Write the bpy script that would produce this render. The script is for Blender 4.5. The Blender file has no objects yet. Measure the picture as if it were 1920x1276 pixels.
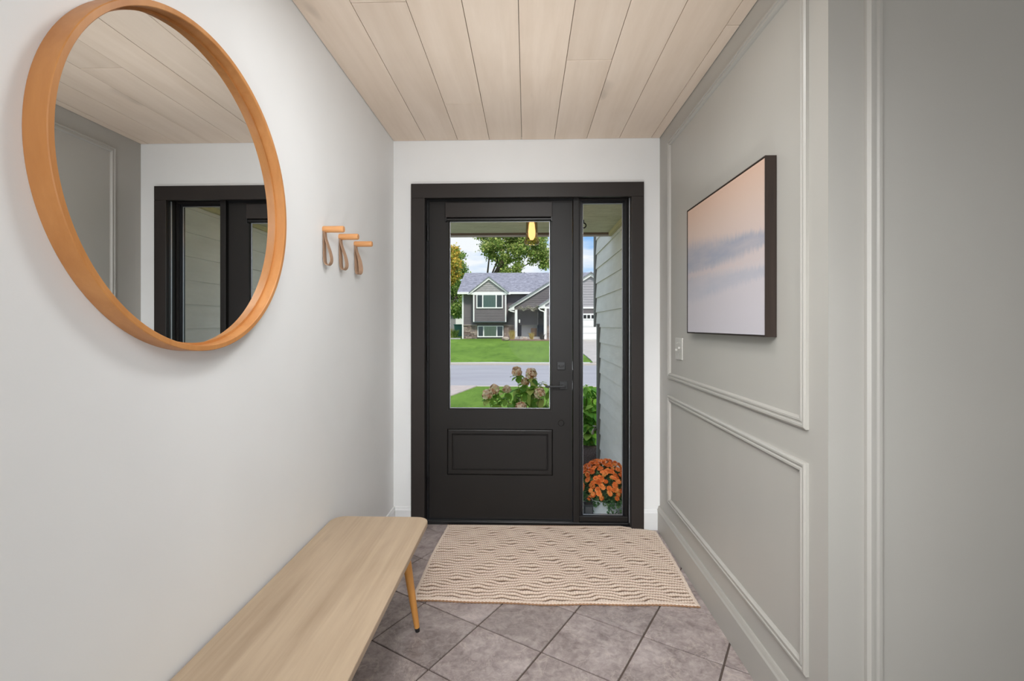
import bpy, bmesh, math, random
import numpy as np
from mathutils import Vector, Matrix, noise
random.seed(7); rng = np.random.default_rng(7)
PI = math.pi
sc = bpy.context.scene
COL = sc.collection

# ------------------------------------------------------------------ camera
cam = bpy.data.objects.new('camera', bpy.data.cameras.new('camera')); COL.objects.link(cam)
cam.data.sensor_width = 36; cam.data.lens = 36*897/1920
cam.data.shift_y = -(638-609)/1920
cam.data.clip_start = .05; cam.data.clip_end = 500
cam.location = (0, 0, 1.27); cam.rotation_euler = (PI/2, 0, math.atan(27/897))
sc.camera = cam

# ------------------------------------------------------------------ view + world + lights
sc.view_settings.view_transform = 'Standard'; sc.view_settings.look = 'None'
sc.view_settings.gamma = 1; sc.view_settings.use_curve_mapping = False
sc.view_settings.exposure = 0.06

w = bpy.data.worlds.new('sky'); sc.world = w; w.use_nodes = True
nt = w.node_tree; nt.nodes.clear()
def wn(t, **k):
    n = nt.nodes.new(t)
    for a, b in k.items(): setattr(n, a, b)
    return n
tc = wn('ShaderNodeTexCoord'); sep = wn('ShaderNodeSeparateXYZ'); nt.links.new(tc.outputs['Generated'], sep.inputs[0])
ramp = wn('ShaderNodeValToRGB')
r = ramp.color_ramp; r.elements[0].position = 0.0; r.elements[0].color = (.78, .86, .95, 1)
r.elements[1].position = 1; r.elements[1].color = (.22, .40, .80, 1)
e = r.elements.new(.07); e.color = (.56, .76, .97, 1)
e = r.elements.new(.16); e.color = (.27, .53, .93, 1)
nt.links.new(sep.outputs['Z'], ramp.inputs[0])
mp = wn('ShaderNodeMapping'); mp.inputs['Scale'].default_value = (3, 3, 14); mp.inputs['Location'].default_value = (.3, 0, .25)
nt.links.new(tc.outputs['Generated'], mp.inputs[0])
no = wn('ShaderNodeTexNoise'); no.inputs['Scale'].default_value = 1.6; no.inputs['Detail'].default_value = 6
nt.links.new(mp.outputs[0], no.inputs['Vector'])
cr = wn('ShaderNodeValToRGB'); cr.color_ramp.elements[0].position = .40; cr.color_ramp.elements[1].position = .60
nt.links.new(no.outputs['Fac'], cr.inputs[0])
mix = wn('ShaderNodeMixRGB'); mix.inputs['Color2'].default_value = (.95, .97, 1.0, 1)
nt.links.new(cr.outputs[0], mix.inputs['Fac']); nt.links.new(ramp.outputs[0], mix.inputs['Color1'])
bg = wn('ShaderNodeBackground'); bg.inputs['Strength'].default_value = 1.0
nt.links.new(mix.outputs[0], bg.inputs[0])
wo = wn('ShaderNodeOutputWorld'); nt.links.new(bg.outputs[0], wo.inputs[0])

def light(name, kind, loc, target, energy, color=(1, 1, 1), **k):
    d = bpy.data.lights.new(name, kind); d.energy = energy; d.color = color
    for a, b in k.items(): setattr(d, a, b)
    o = bpy.data.objects.new(name, d); COL.objects.link(o); o.location = loc
    o.rotation_euler = (Vector(target)-Vector(loc)).to_track_quat('-Z', 'Y').to_euler()
    return o
SUN = light('sun', 'SUN', (7, -17, 21), (0, 0, 0), 2.9, (1, .93, .82), angle=math.radians(12))
# added fill from behind the camera; the rear wall has no window
light('rear_fill_light', 'AREA', (.5, -3.7, 1.35), (.1, 3, 1.3), 7, (.955, .985, 1), shape='RECTANGLE', size=2.6, size_y=2.1)
# added fill lights, all out of view: overhead, near the floor, behind the camera
light('overhead_fill_light', 'AREA', (.0, 1.42, 2.42), (.05, 1.7, 0), 11.5, (.955, .985, 1), shape='DISK', size=.36)  # added overhead fill for the deep end of the corridor
light('upward_fill_light', 'AREA', (.0, .9, .15), (.0, 2.1, 2.43), 4.0, (.955, .985, 1), shape='DISK', size=.4, spread=math.radians(60))  # added fill aimed up to brighten the ceiling planks
light('soft_fill_light', 'POINT', (.15, -.9, 1.15), (0, 0, 0), 68, (.955, .985, 1), shadow_soft_size=.45)  # added soft fill behind the camera, no fixture there
light('left_wall_fill_light', 'AREA', (.5, -.2, 2.2), (-.84, 2.75, 1.2), 3.2, (.955, .985, 1), shape='DISK', size=.5, spread=math.radians(60))  # added unseen fill aimed at the deep left wall
light('right_wall_fill_light', 'AREA', (-.5, -.2, 2.2), (.83, 2.3, .6), 5.8, (.955, .985, 1), shape='DISK', size=.5, spread=math.radians(60))  # added unseen fill aimed at the right wall
light('floor_fill_light', 'AREA', (.0, -.2, 2.3), (.0, 2.3, .0), 5.4, (.955, .985, 1), shape='DISK', size=.5, spread=math.radians(60))  # added unseen fill aimed at the floor and rug

# ------------------------------------------------------------------ materials
def srgb(r, g, b):
    f = lambda c: (c/255/12.92) if c/255 <= .04045 else ((c/255+.055)/1.055)**2.4
    return (f(r), f(g), f(b), 1)
class Mat:
    def __init__(s, name):
        s.m = bpy.data.materials.new(name); s.m.use_nodes = True; s.t = s.m.node_tree
        s.t.nodes.clear(); s.b = s.n('ShaderNodeBsdfPrincipled'); s.o = s.n('ShaderNodeOutputMaterial')
        s.l(s.b.outputs[0], s.o.inputs[0])
        s.tc = None
    def n(s, t, **k):
        x = s.t.nodes.new(t)
        for a, b in k.items():
            if a.startswith('i_'): x.inputs[a[2:].replace('_', ' ')].default_value = b
            else: setattr(x, a, b)
        return x
    def l(s, a, b): s.t.links.new(a, b)
    def vec(s, scale=(1, 1, 1), rand=True, rot=(0, 0, 0)):
        tc = s.n('ShaderNodeTexCoord'); v = tc.outputs['Object']
        if rand:
            oi = s.n('ShaderNodeObjectInfo'); mu = s.n('ShaderNodeMath', operation='MULTIPLY'); mu.inputs[1].default_value = 37
            s.l(oi.outputs['Random'], mu.inputs[0])
            ad = s.n('ShaderNodeVectorMath', operation='ADD'); s.l(v, ad.inputs[0]); s.l(mu.outputs[0], ad.inputs[1]); v = ad.outputs[0]
        m = s.n('ShaderNodeMapping'); m.inputs['Scale'].default_value = scale; m.inputs['Rotation'].default_value = rot
        s.l(v, m.inputs[0]); return m.outputs[0]
    def noise(s, vec, scale, detail=4, rough=.55, dist=0):
        x = s.n('ShaderNodeTexNoise'); x.inputs['Scale'].default_value = scale; x.inputs['Detail'].default_value = detail
        x.inputs['Roughness'].default_value = rough; x.inputs['Distortion'].default_value = dist
        s.l(vec, x.inputs['Vector']); return x.outputs['Fac']
    def ramp(s, fac, stops):
        x = s.n('ShaderNodeValToRGB'); el = x.color_ramp.elements
        el[0].position, el[0].color = stops[0]; el[1].position, el[1].color = stops[-1]
        for p, c in stops[1:-1]:
            e = el.new(p); e.color = c
        s.l(fac, x.inputs[0]); return x.outputs[0]
    def mixc(s, fac, a, b, mode='MIX'):
        x = s.n('ShaderNodeMixRGB', blend_type=mode)
        for i, v in ((0, fac), (1, a), (2, b)):
            if hasattr(v, 'links'): s.l(v, x.inputs[i])
            else: x.inputs[i].default_value = v
        return x.outputs[0]
    def math(s, op, a, b=0, c=0):
        x = s.n('ShaderNodeMath', operation=op)
        for i, v in enumerate((a, b, c)):
            if hasattr(v, 'links'): s.l(v, x.inputs[i])
            else: x.inputs[i].default_value = v
        return x.outputs[0]
    def set(s, color=None, rough=.5, spec=.5, metal=0, bump=None, bs=.3, bd=.002, **k):
        b = s.b
        if color is not None:
            if hasattr(color, 'links'): s.l(color, b.inputs['Base Color'])
            else: b.inputs['Base Color'].default_value = color
        if hasattr(rough, 'links'): s.l(rough, b.inputs['Roughness'])
        else: b.inputs['Roughness'].default_value = rough
        b.inputs['Specular IOR Level'].default_value = spec; b.inputs['Metallic'].default_value = metal
        if bump is not None:
            x = s.n('ShaderNodeBump'); x.inputs['Strength'].default_value = bs; x.inputs['Distance'].default_value = bd
            s.l(bump, x.inputs['Height']); s.l(x.outputs[0], b.inputs['Normal'])
        for a, v in k.items(): b.inputs[a.replace('_', ' ')].default_value = v
        return s.m
def paint(name, c, rough=.6, spec=.4, var=.04, bscale=260, bs=.12, bd=.001):
    m = Mat(name); v = m.vec(rand=False)
    f = m.noise(v, 1.3, 3); lo = tuple(x*(1-var) for x in c[:3])+(1,); hi = tuple(min(1, x*(1+var)) for x in c[:3])+(1,)
    return m.set(m.ramp(f, [(.3, lo), (.7, hi)]), rough, spec, bump=m.noise(v, bscale, 2), bs=bs, bd=bd)
def wood(name, a, b, axis='y', rough=.5, spec=.35, grain=26, stretch=.05, knots=True, rnd=.12, bs=.15):
    m = Mat(name); sc_ = {'x': (stretch, 1, 1), 'y': (1, stretch, 1), 'z': (1, 1, stretch)}[axis]
    v = m.vec(sc_); f1 = m.noise(v, grain, 7, .6, .6); f2 = m.noise(v, grain*5, 4, .7)
    v3 = m.vec(tuple(1 if k == 1 else .35 for k in sc_)); f3 = m.noise(v3, 3.2, 4, .5, 1.2)
    f = m.math('ADD', m.math('MULTIPLY', f1, .55), m.math('ADD', m.math('MULTIPLY', f2, .15), m.math('MULTIPLY', f3, .3)))
    c = m.ramp(f, [(.36, a), (.64, b)])
    if knots:
        fk = m.noise(v3, 7, 2, .4); kn = m.ramp(fk, [(.70, (0, 0, 0, 1)), (.78, (1, 1, 1, 1))])
        c = m.mixc(m.math('MULTIPLY', kn, .35), c, tuple(x*.45 for x in a[:3])+(1,))
    oi = m.n('ShaderNodeObjectInfo'); val = m.math('ADD', m.math('MULTIPLY', oi.outputs['Random'], 2*rnd), 1-rnd)
    hs = m.n('ShaderNodeHueSaturation'); m.l(val, hs.inputs['Value']); m.l(c, hs.inputs['Color'])
    return m.set(hs.outputs[0], rough, spec, bump=f, bs=bs, bd=.001)
def flat(name, c, rough=.5, spec=.4, metal=0, var=.06, scale=20, **k):
    m = Mat(name); f = m.noise(m.vec(), scale, 3)
    lo = tuple(x*(1-var) for x in c[:3])+(1,); hi = tuple(min(1, x*(1+var)) for x in c[:3])+(1,)
    return m.set(m.ramp(f, [(.3, lo), (.7, hi)]), rough, spec, metal, **k)
def leafmat(name, stops, rough=.55, trans=True, scale=3):
    m = Mat(name); oi = m.n('ShaderNodeObjectInfo')
    g = m.n('ShaderNodeNewGeometry')
    f = m.math('FRACT', m.math('ADD', g.outputs['Random Per Island'], oi.outputs['Random']))
    c = m.ramp(f, stops)
    m.set(c, rough, .3)
    if trans:
        tr = m.n('ShaderNodeBsdfTranslucent'); m.l(c, tr.inputs[0]); mx = m.n('ShaderNodeMixShader'); mx.inputs[0].default_value = .35
        m.l(m.b.outputs[0], mx.inputs[1]); m.l(tr.outputs[0], mx.inputs[2]); m.l(mx.outputs[0], m.o.inputs[0])
    return m.m
def thin_glass(name, tint=(1, 1, 1, 1), refl=.5):
    m = Mat(name); t = m.n('ShaderNodeBsdfTransparent'); t.inputs[0].default_value = tint
    g = m.n('ShaderNodeBsdfGlossy'); g.inputs['Roughness'].default_value = .01
    f = m.n('ShaderNodeFresnel'); f.inputs[0].default_value = 1.45
    mx = m.n('ShaderNodeMixShader'); m.l(m.math('MULTIPLY', f.outputs[0], refl), mx.inputs[0])
    m.l(t.outputs[0], mx.inputs[1]); m.l(g.outputs[0], mx.inputs[2]); m.l(mx.outputs[0], m.o.inputs[0]); return m.m

M_white = paint('white_wall_paint', (.80, .80, .795, 1), .55, .35)
M_grey = paint('grey_green_wall_paint', (.402, .385, .352, 1), .42, .5)
M_base_white = paint('white_trim_paint', (.74, .74, .74, 1), .35, .45)
M_dark = paint('dark_bronze_casing_paint', (.027, .022, .020, 1), .42, .3, .12, 90, .15)
M_door = paint('black_brown_door_paint', (.0155, .0135, .0125, 1), .42, .3, .12, 120, .2)
M_black = flat('black_hardware', (.008, .008, .009, 1), .3, .5)
M_rubber = flat('black_rubber_seal', (.006, .006, .007, 1), .5, .4)
M_alu = flat('pale_spacer_metal', (.5, .51, .54, 1), .4, .5, .6)
M_glass = thin_glass('clear_glass', (.97, .98, .98, 1), .06)
M_plank = wood('whitewashed_oak_plank', srgb(212, 193, 174), srgb(227, 210, 193), 'y', .55, .3, 9, .07, True, .035, .1)
M_bench = wood('pale_oak_benchtop', srgb(160, 138, 114), srgb(190, 169, 144), 'y', .42, .4, 16, .05, True, 0, .12)
M_leg = wood('golden_beech_leg', srgb(196, 134, 66), srgb(216, 158, 88), 'z', .4, .4, 40, .08, False, .03)
M_mirror_wood = wood('orange_walnut_veneer', srgb(180, 118, 62), srgb(204, 144, 86), 'z', .42, .4, 14, .12, False, 0, .05)
M_peg = wood('light_orange_peg_wood', srgb(202, 142, 90), srgb(216, 158, 104), 'x', .45, .35, 30, .1, False, .03)
M_leather = flat('tan_leather', srgb(166, 134, 110), .6, .3, scale=60)
m = Mat('mirror_glass'); M_mirror = m.set((.80, .81, .81, 1), .004, .5, 1)
M_frame_dark = wood('dark_walnut_frame', (.018, .011, .008, 1), (.038, .024, .018, 1), 'z', .5, .35, 60, .05, False, .05)
M_canvas_edge = flat('canvas_edge', (.5, .5, .53, 1), .6)
M_plate = flat('greige_switch_plastic', (.50, .485, .45, 1), .35, .5, var=.02)

def tile_material():
    m = Mat('mauve_brown_stone_tile'); v = m.vec()
    f = m.noise(v, 5.5, 9, .66, 1.2); f2 = m.noise(v, 34, 6, .7, .8); f3 = m.noise(v, 2.4, 5, .6, 2.5)
    c = m.ramp(f, [(.33, srgb(112, 99, 97)), (.5, srgb(150, 137, 134)), (.68, srgb(182, 170, 166))])
    c = m.mixc(.34, c, m.ramp(f2, [(.35, srgb(86, 74, 72)), (.65, srgb(192, 180, 176))]))
    vein = m.math('ABSOLUTE', m.math('SUBTRACT', f3, .5)); vm = m.ramp(vein, [(.0, (1, 1, 1, 1)), (.012, (0, 0, 0, 1))])
    c = m.mixc(m.math('MULTIPLY', vm, .35), c, srgb(196, 182, 172))
    oi = m.n('ShaderNodeObjectInfo'); hs = m.n('ShaderNodeHueSaturation'); m.l(c, hs.inputs['Color'])
    m.l(m.math('ADD', m.math('MULTIPLY', oi.outputs['Random'], .22), .90), hs.inputs['Value'])
    return m.set(hs.outputs[0], m.math('ADD', m.math('MULTIPLY', f2, .3), .22), .5, bump=m.math('ADD', f, m.math('MULTIPLY', f2, .4)), bs=.35, bd=.004)
M_tile = tile_material()
M_grout = flat('brown_grout', srgb(92, 80, 74), .9, .2, scale=80)

# ------------------------------------------------------------------ mesh helpers
class MB:
    def __init__(s): s.v = []; s.f = []
    def add(s, vs, fs):
        o = len(s.v); s.v += [tuple(p) for p in vs]; s.f += [tuple(i+o for i in f) for f in fs]; return s
    def box(s, x0, x1, y0, y1, z0, z1):
        x0, x1 = min(x0, x1), max(x0, x1); y0, y1 = min(y0, y1), max(y0, y1); z0, z1 = min(z0, z1), max(z0, z1)
        v = [(x, y, z) for x in (x0, x1) for y in (y0, y1) for z in (z0, z1)]
        return s.add(v, [(0, 1, 3, 2), (4, 6, 7, 5), (0, 4, 5, 1), (2, 3, 7, 6), (0, 2, 6, 4), (1, 5, 7, 3)])
    def prism(s, pts, d):      # closed polygon pts (3D), extruded by vector d
        n = len(pts); d = Vector(d); a = [Vector(p) for p in pts]
        nn = sum(((a[i]).cross(a[(i+1) % n]) for i in range(n)), Vector())
        if nn.dot(d) > 0: a = a[::-1]
        vs = [tuple(p) for p in a]+[tuple(p+d) for p in a]
        fs = [tuple(range(n)), tuple(range(2*n-1, n-1, -1))]+[(i, i+n, (i+1) % n+n, (i+1) % n) for i in range(n)]
        return s.add(vs, fs)
    def tube(s, path, rad, seg=12, cap=True):
        P = [Vector(p) for p in path]; n = len(P)
        rad = rad if hasattr(rad, '__len__') else [rad]*n
        up = None; vs = []; fs = []
        for i in range(n):
            t = (P[min(i+1, n-1)]-P[max(i-1, 0)]).normalized()
            if up is None: up = Vector((0, 0, 1)) if abs(t.z) < .9 else Vector((1, 0, 0))
            a = t.cross(up).normalized(); b = a.cross(t).normalized(); up = b
            for k in range(seg):
                an = 2*PI*k/seg; vs.append(P[i]+(a*math.cos(an)+b*math.sin(an))*rad[i])
        for i in range(n-1):
            for k in range(seg):
                k2 = (k+1) % seg; fs.append((i*seg+k, i*seg+k2, (i+1)*seg+k2, (i+1)*seg+k))
        if cap: fs += [tuple(range(seg))[::-1], tuple(range((n-1)*seg, n*seg))]
        return s.add(vs, fs)
    def lathe(s, c, prof, axis='z', seg=32):  # prof: (radius, height); closed caps if radius 0
        vs = []; fs = []; n = len(prof)
        for rr, h in prof:
            for k in range(seg):
                a = 2*PI*k/seg; x, y = rr*math.cos(a), rr*math.sin(a)
                p = {'z': (x, y, h), 'x': (h, x, y), 'y': (y, h, x)}[axis]
                vs.append((c[0]+p[0], c[1]+p[1], c[2]+p[2]))
        for i in range(n-1):
            for k in range(seg):
                k2 = (k+1) % seg; fs.append((i*seg+k, i*seg+k2, (i+1)*seg+k2, (i+1)*seg+k))
        return s.add(vs, fs)
    def frame(s, O, U, V, N, w_, h_, prof):   # mitred moulding: prof (inset d, height n)
        O, U, V, N = map(Vector, (O, U, V, N)); n = len(prof); vs = []; fs = []
        for (cu, cv, su, sv) in ((0, 0, 1, 1), (w_, 0, -1, 1), (w_, h_, -1, -1), (0, h_, 1, -1)):
            for d, hh in prof: vs.append(O+U*(cu+su*d)+V*(cv+sv*d)+N*hh)
        for c in range(4):
            c2 = (c+1) % 4
            for i in range(n-1): fs.append((c*n+i, c2*n+i, c2*n+i+1, c*n+i+1))
        return s.add(vs, fs)
    def build(s, name, mat, parent=None, origin=None, smooth=False, bevel=0, label=None):
        pl = Vector(parent['_o']) if parent is not None and '_o' in parent else Vector((0, 0, 0))
        og = Vector(origin) if origin is not None else (pl if parent is not None else Vector((0, 0, 0)))
        me = bpy.data.meshes.new(name); me.from_pydata([tuple(Vector(p)-og) for p in s.v], [], s.f)
        bm = bmesh.new(); bm.from_mesh(me); bmesh.ops.remove_doubles(bm, verts=bm.verts, dist=1e-6); bmesh.ops.recalc_face_normals(bm, faces=bm.faces); bm.to_mesh(me); bm.free()
        if smooth:
            me.polygons.foreach_set('use_smooth', [True]*len(me.polygons))
            try: me.set_sharp_from_angle(angle=math.radians(35))
            except Exception: pass
        o = bpy.data.objects.new(name, me); COL.objects.link(o); me.materials.append(mat)
        if parent is not None: o.parent = parent
        o.location = og-pl if parent is not None else og
        o['_o'] = tuple(og)
        if bevel:
            b = o.modifiers.new('bevel', 'BEVEL'); b.width = bevel; b.segments = 2; b.limit_method = 'ANGLE'; b.angle_limit = math.radians(40)
        if label: o['label'] = label
        return o
def box(name, mat, x0, x1, y0, y1, z0, z1, parent=None, bevel=0, origin=None, label=None):
    if origin is None and parent is None: origin = ((x0+x1)/2, (y0+y1)/2, min(z0, z1))
    return MB().box(x0, x1, y0, y1, z0, z1).build(name, mat, parent, origin, bevel=bevel, label=label)
def tag(o, label, cat, group=None, kind=None):
    o['label'] = label; o['category'] = cat
    if group: o['group'] = group
    if kind: o['kind'] = kind
    return o
def thing(name, loc, label, cat, group=None, kind=None):
    o = bpy.data.objects.new(name, None); COL.objects.link(o); o.location = loc; o['_o'] = tuple(loc); o.empty_display_size = .1
    return tag(o, label, cat, group, kind)
def inst(src, name, parent, wloc, rot=(0, 0, 0), scale=1):
    o = bpy.data.objects.new(name, src.data); COL.objects.link(o); o.parent = parent
    o.location = Vector(wloc)-Vector(parent['_o']); o.rotation_euler = rot; o.scale = (scale,)*3 if not hasattr(scale, '__len__') else scale
    return o
def clip(poly, x0, x1, y0, y1):
    for ax, lim, sg in ((0, x0, 1), (0, x1, -1), (1, y0, 1), (1, y1, -1)):
        out = []
        for i in range(len(poly)):
            a, b = poly[i], poly[(i+1) % len(poly)]
            da, db = (a[ax]-lim)*sg, (b[ax]-lim)*sg
            if da >= 0: out.append(a)
            if da*db < 0:
                t = da/(da-db); out.append((a[0]+(b[0]-a[0])*t, a[1]+(b[1]-a[1])*t))
        poly = out
        if len(poly) < 3: return []
    return poly

# ------------------------------------------------------------------ room shell
XL, XR, YB, HC, YC = -.839, .829, 3.0, 2.43, 1.34      # left wall, right wall, back wall, ceiling, outside corner
fl = box('floor', M_grout, XL-.1, 3.8, -4, YB+.06, -.12, -.005, origin=(0, 0, 0)); tag(fl, 'floor of mauve brown stone tiles laid on the diagonal', 'floor', kind='structure')
ang = math.radians(30.8); ea = Vector((math.sin(ang), math.cos(ang))); eb = Vector((-math.cos(ang), math.sin(ang))); T = .3055; g = .0036
P0 = Vector((-.205, 2.019)); nrm_t = 0
for i in range(-14, 14):
    for j in range(-14, 14):
        a = P0+ea*(i*T)+eb*(j*T); q = [a+ea*g+eb*g, a+ea*(T-g)+eb*g, a+ea*(T-g)+eb*(T-g), a+ea*g+eb*(T-g)]
        pl = clip([tuple(p) for p in q], XL+.002, XR-.002, .35, YB+.045)
        if len(pl) < 3: continue
        ar = abs(sum(pl[k][0]*pl[(k+1) % len(pl)][1]-pl[(k+1) % len(pl)][0]*pl[k][1] for k in range(len(pl)))/2)
        if ar < .0006: continue
        cx = sum(p[0] for p in pl)/len(pl); cy = sum(p[1] for p in pl)/len(pl)
        MB().prism([(p[0], p[1], -.006) for p in pl], (0, 0, .006)).build('tile', M_tile, fl, (cx, cy, 0), bevel=.0015)
# ceiling with planks
ce = box('ceiling', flat('plain_white_ceiling', (.7, .7, .69, 1), .7), XL-.1, 3.8, -4, YB+.15, HC+.018, HC+.15, origin=(0, 0, HC))
tag(ce, 'ceiling clad in pale whitewashed oak planks', 'ceiling', kind='structure')
seams = [XL+.001, -.633, -.431, -.232, -.029, .175, .375, .577, .774, XR-.001]
joints = [[.9], [1.707, .1], [2.499, .75], [1.25], [.35], [2.107, .45], [1.0], [.2], [1.881, .6]]
gm = .0011
for k in range(9):
    ys = [-.6]+sorted(joints[k])+[YB-.001]
    for a, b in zip(ys[:-1], ys[1:]):
        box('ceiling_plank', M_plank, seams[k]+gm, seams[k+1]-gm, a+gm*1.6, b-gm*1.6, HC+random.uniform(0, .0012), HC+.016, ce, .0012, ((seams[k]+seams[k+1])/2, (a+b)/2, HC))
box('plank_backing', flat('dark_backing', (.03, .022, .016, 1), .9), XL+.001, XR-.001, -.6, YB-.001, HC+.0163, HC+.0176, ce)
# walls
wl = box('wall_left', M_white, XL-.14, XL, -4, YB+.15, -.1, HC+.15, origin=(XL, 0, 0)); tag(wl, 'smooth white wall on the left carrying the mirror', 'wall', kind='structure')
b = MB(); OX0, OX1, OZ = -.672, .688, 2.10
b.box(XL, OX0, YB, YB+.15, -.1, HC+.15).box(OX1, XR+.2, YB, YB+.15, -.1, HC+.15).box(OX0, OX1, YB, YB+.15, OZ, HC+.15)
tag(b.build('wall_back', M_white, origin=(0, YB, 0)), 'white end wall around the front door', 'wall', kind='structure')
wr = box('wall_right', M_grey, XR, XR+.14, YC, YB, -.1, HC+.017, origin=(XR, YC, 0)); tag(wr, 'grey green right wall with picture panel mouldings', 'wall', kind='structure')
wf = box('wall_corner', M_grey, XR+.14, 3.8, YC, YC+.12, -.1, HC+.017, origin=(XR, YC, 0)); 
b = MB().box(XR+.0001, 3.8, YC-.0, YC+.12, -.1, HC+.0165)
tag(wf, 'grey green wall facing the camera right of the corner', 'wall', kind='structure')
tag(box('wall_rear', M_white, XL-.14, 3.8, -4.1, -4, -.1, HC+.15), 'white living room wall behind the photographer', 'wall', kind='structure')
tag(box('wall_far_right', M_white, 3.8, 3.9, -4, YC+.12, -.1, HC+.15), 'white living room wall far to the right', 'wall', kind='structure')
# mouldings: profile (inset, height)
prof = [(0, 0), (0, .009), (.006, .013), (.012, .013), (.014, .009), (.019, .009), (.022, .012), (.028, .012), (.032, .006), (.034, 0)]
def moulding(parent, O, U, V, N, w_, h_): return MB().frame(O, U, V, N, w_, h_, prof).build('panel_moulding', M_grey, parent, bevel=0)
moulding(wr, (XR, 1.430, .962), (0, 1, 0), (0, 0, 1), (-1, 0, 0), 2.805-1.430, 2.335-.962)
moulding(wr, (XR, 1.430, .236), (0, 1, 0), (0, 0, 1), (-1, 0, 0), 2.805-1.430, .864-.236)
prof = [(a*1.4, b*1.3) for a, b in prof]
moulding(wf, (.925, YC, .236), (1, 0, 0), (0, 0, 1), (0, -1, 0), 1.5, 2.09)
# baseboards
def baseboard(name, pts, h, d, mat, label, cap=.02):
    # pts: a->b along wall, n = outward normal
    (a, b2, n) = pts; a = Vector(a); b2 = Vector(b2); n = Vector(n)
    p = [(0, 0), (d, 0), (d, h-cap), (d*.75, h-cap*.7), (d*.55, h-cap*.2), (d*.4, h), (0, h)]
    poly = [a+n*x+Vector((0, 0, z)) for x, z in p]
    o = MB().prism(poly, b2-a).build(name, mat, origin=tuple(a)); tag(o, label, 'baseboard', kind='structure'); return o
baseboard('baseboard_right', ((XR, YC, 0), (XR, YB, 0), (-1, 0, 0)), .148, .017, M_grey, 'tall grey green baseboard along the right wall', .024)
baseboard('baseboard_corner', ((XR+.0, YC, 0), (3.8, YC, 0), (0, -1, 0)), .148, .017, M_grey, 'grey green baseboard on the wall facing the camera', .024)
baseboard('baseboard_left', ((XL, -4, 0), (XL, YB, 0), (1, 0, 0)), .125, .013, M_base_white, 'white baseboard along the left wall')
baseboard('baseboard_back_right', ((.727, YB, 0), (XR-.017, YB, 0), (0, -1, 0)), .125, .013, M_base_white, 'short white baseboard right of the door casing')
baseboard('baseboard_back_left', ((XL+.013, YB, 0), (-.724, YB, 0), (0, -1, 0)), .125, .013, M_base_white, 'short white baseboard left of the door casing')

# ------------------------------------------------------------------ door frame (trim_1)
tr = thing('trim_1', (0, YB, 0), 'dark bronze casing and jamb around the front door', 'door frame', kind='structure')
box('casing_board', M_dark, -.724, -.638, YB-.02, YB-.0005, 0, 2.066, tr, .002)
box('casing_board', M_dark, .650, .727, YB-.02, YB-.0005, 0, 2.066, tr, .002)
box('casing_board', M_dark, -.724, .727, YB-.02, YB-.0005, 2.0665, 2.156, tr, .002)
box('jamb', M_door, OX0+.001, -.640, YB+.0005, YB+.149, 0, OZ-.001, tr)
box('jamb', M_door, .646, OX1-.001, YB+.0005, YB+.149, 0, OZ-.001, tr)
box('head_jamb', M_door, -.6395, .6455, YB+.0005, YB+.149, 2.078, OZ-.001, tr)
box('sill', M_black, -.6395, .6455, YB+.032, YB+.149, -.0045, .022, tr, .003)
box('sill_strip', flat('brushed_dark_sill', (.05, .05, .052, 1), .3, .5, .7), -.636, .29, YB+.036, YB+.058, .0225, .027, tr, .001)
box('mullion', M_door, .2965, .333, YB+.035, YB+.14, .0225, 2.0775, tr, .002)
# door stops / seals
b = MB().box(-.6395, -.628, YB+.062, YB+.075, .0225, 2.0775).box(-.628, .2965, YB+.062, YB+.075, 2.066, 2.0775)
b.build('seal', M_rubber, tr)
# ------------------------------------------------------------------ door
DY = YB+.06
do = thing('door_1', (-.624, DY, .028), 'black brown front door with a tall glass pane and lower panel', 'door', kind='structure')
x0, x1, z0, z1 = -.625, .2925, .029, 2.064
gx0, gx1, gz0, gz1 = -.503, .160, .725, 1.945
px0, px1, pz0, pz1 = -.509, .169, .308, .604
b = MB(); y0, y1 = DY, DY+.045
b.box(x0, px0, y0, y1, z0, z1).box(px1, x1, y0, y1, z0, z1).box(px0, px1, y0, y1, z0, pz0).box(px0, px1, y0, y1, pz1, gz0).box(px0, px1, y0, y1, gz1, z1)
b.box(px0, gx0, y0, y1, gz0, gz1).box(gx1, px1, y0, y1, gz0, gz1)
b.build('door_slab', M_door, do)
b = MB().frame((px0, y0, pz0), (1, 0, 0), (0, 0, 1), (0, -1, 0), px1-px0, pz1-pz0,
    [(0, -.006), (.0035, -.011), (.006, -.001), (.010, .0005), (.030, .0005), (.033, -.003), (.0345, -.010), (.038, -.010), (.041, -.002)])
b.box(px0+.041, px1-.041, y0+.002, y0+.03, pz0+.041, pz1-.041)
b.build('raised_panel', M_door, do)
MB().frame((gx0, y0, gz0), (1, 0, 0), (0, 0, 1), (0, -1, 0), gx1-gx0, gz1-gz0,
    [(-.004, 0), (-.003, .003), (.004, .003), (.0095, -.010), (.0095, -.018)]).build('glazing_bead', M_door, do)
MB().frame((gx0+.0085, y0+.018, gz0+.0085), (1, 0, 0), (0, 0, 1), (0, -1, 0), gx1-gx0-.017, gz1-gz0-.017,
    [(0, -.002), (0, .004), (.0045, .004), (.0045, -.003)]).build('glazing_spacer', M_alu, do)
box('door_glass', M_glass, gx0+.004, gx1-.004, y0+.021, y0+.026, gz0+.004, gz1-.004, do)
# roller shade cassette above the glass
cs = box('shade_cassette', M_dark, -.519, .164, y0-.022, y0-.0005, 1.957, 2.052, do, .003)
cs['label'] = 'flat bronze shade cassette'
MB().tube([(-.512, y0-.010, 1.945), (.157, y0-.010, 1.945)], .0095, 14).build('shade_roll', M_black, cs, smooth=True)
for xx in (-.516, .156): box('shade_bracket', M_black, xx, xx+.007, y0-.024, y0-.0006, 1.930, 1.9568, cs, .001)
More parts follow.
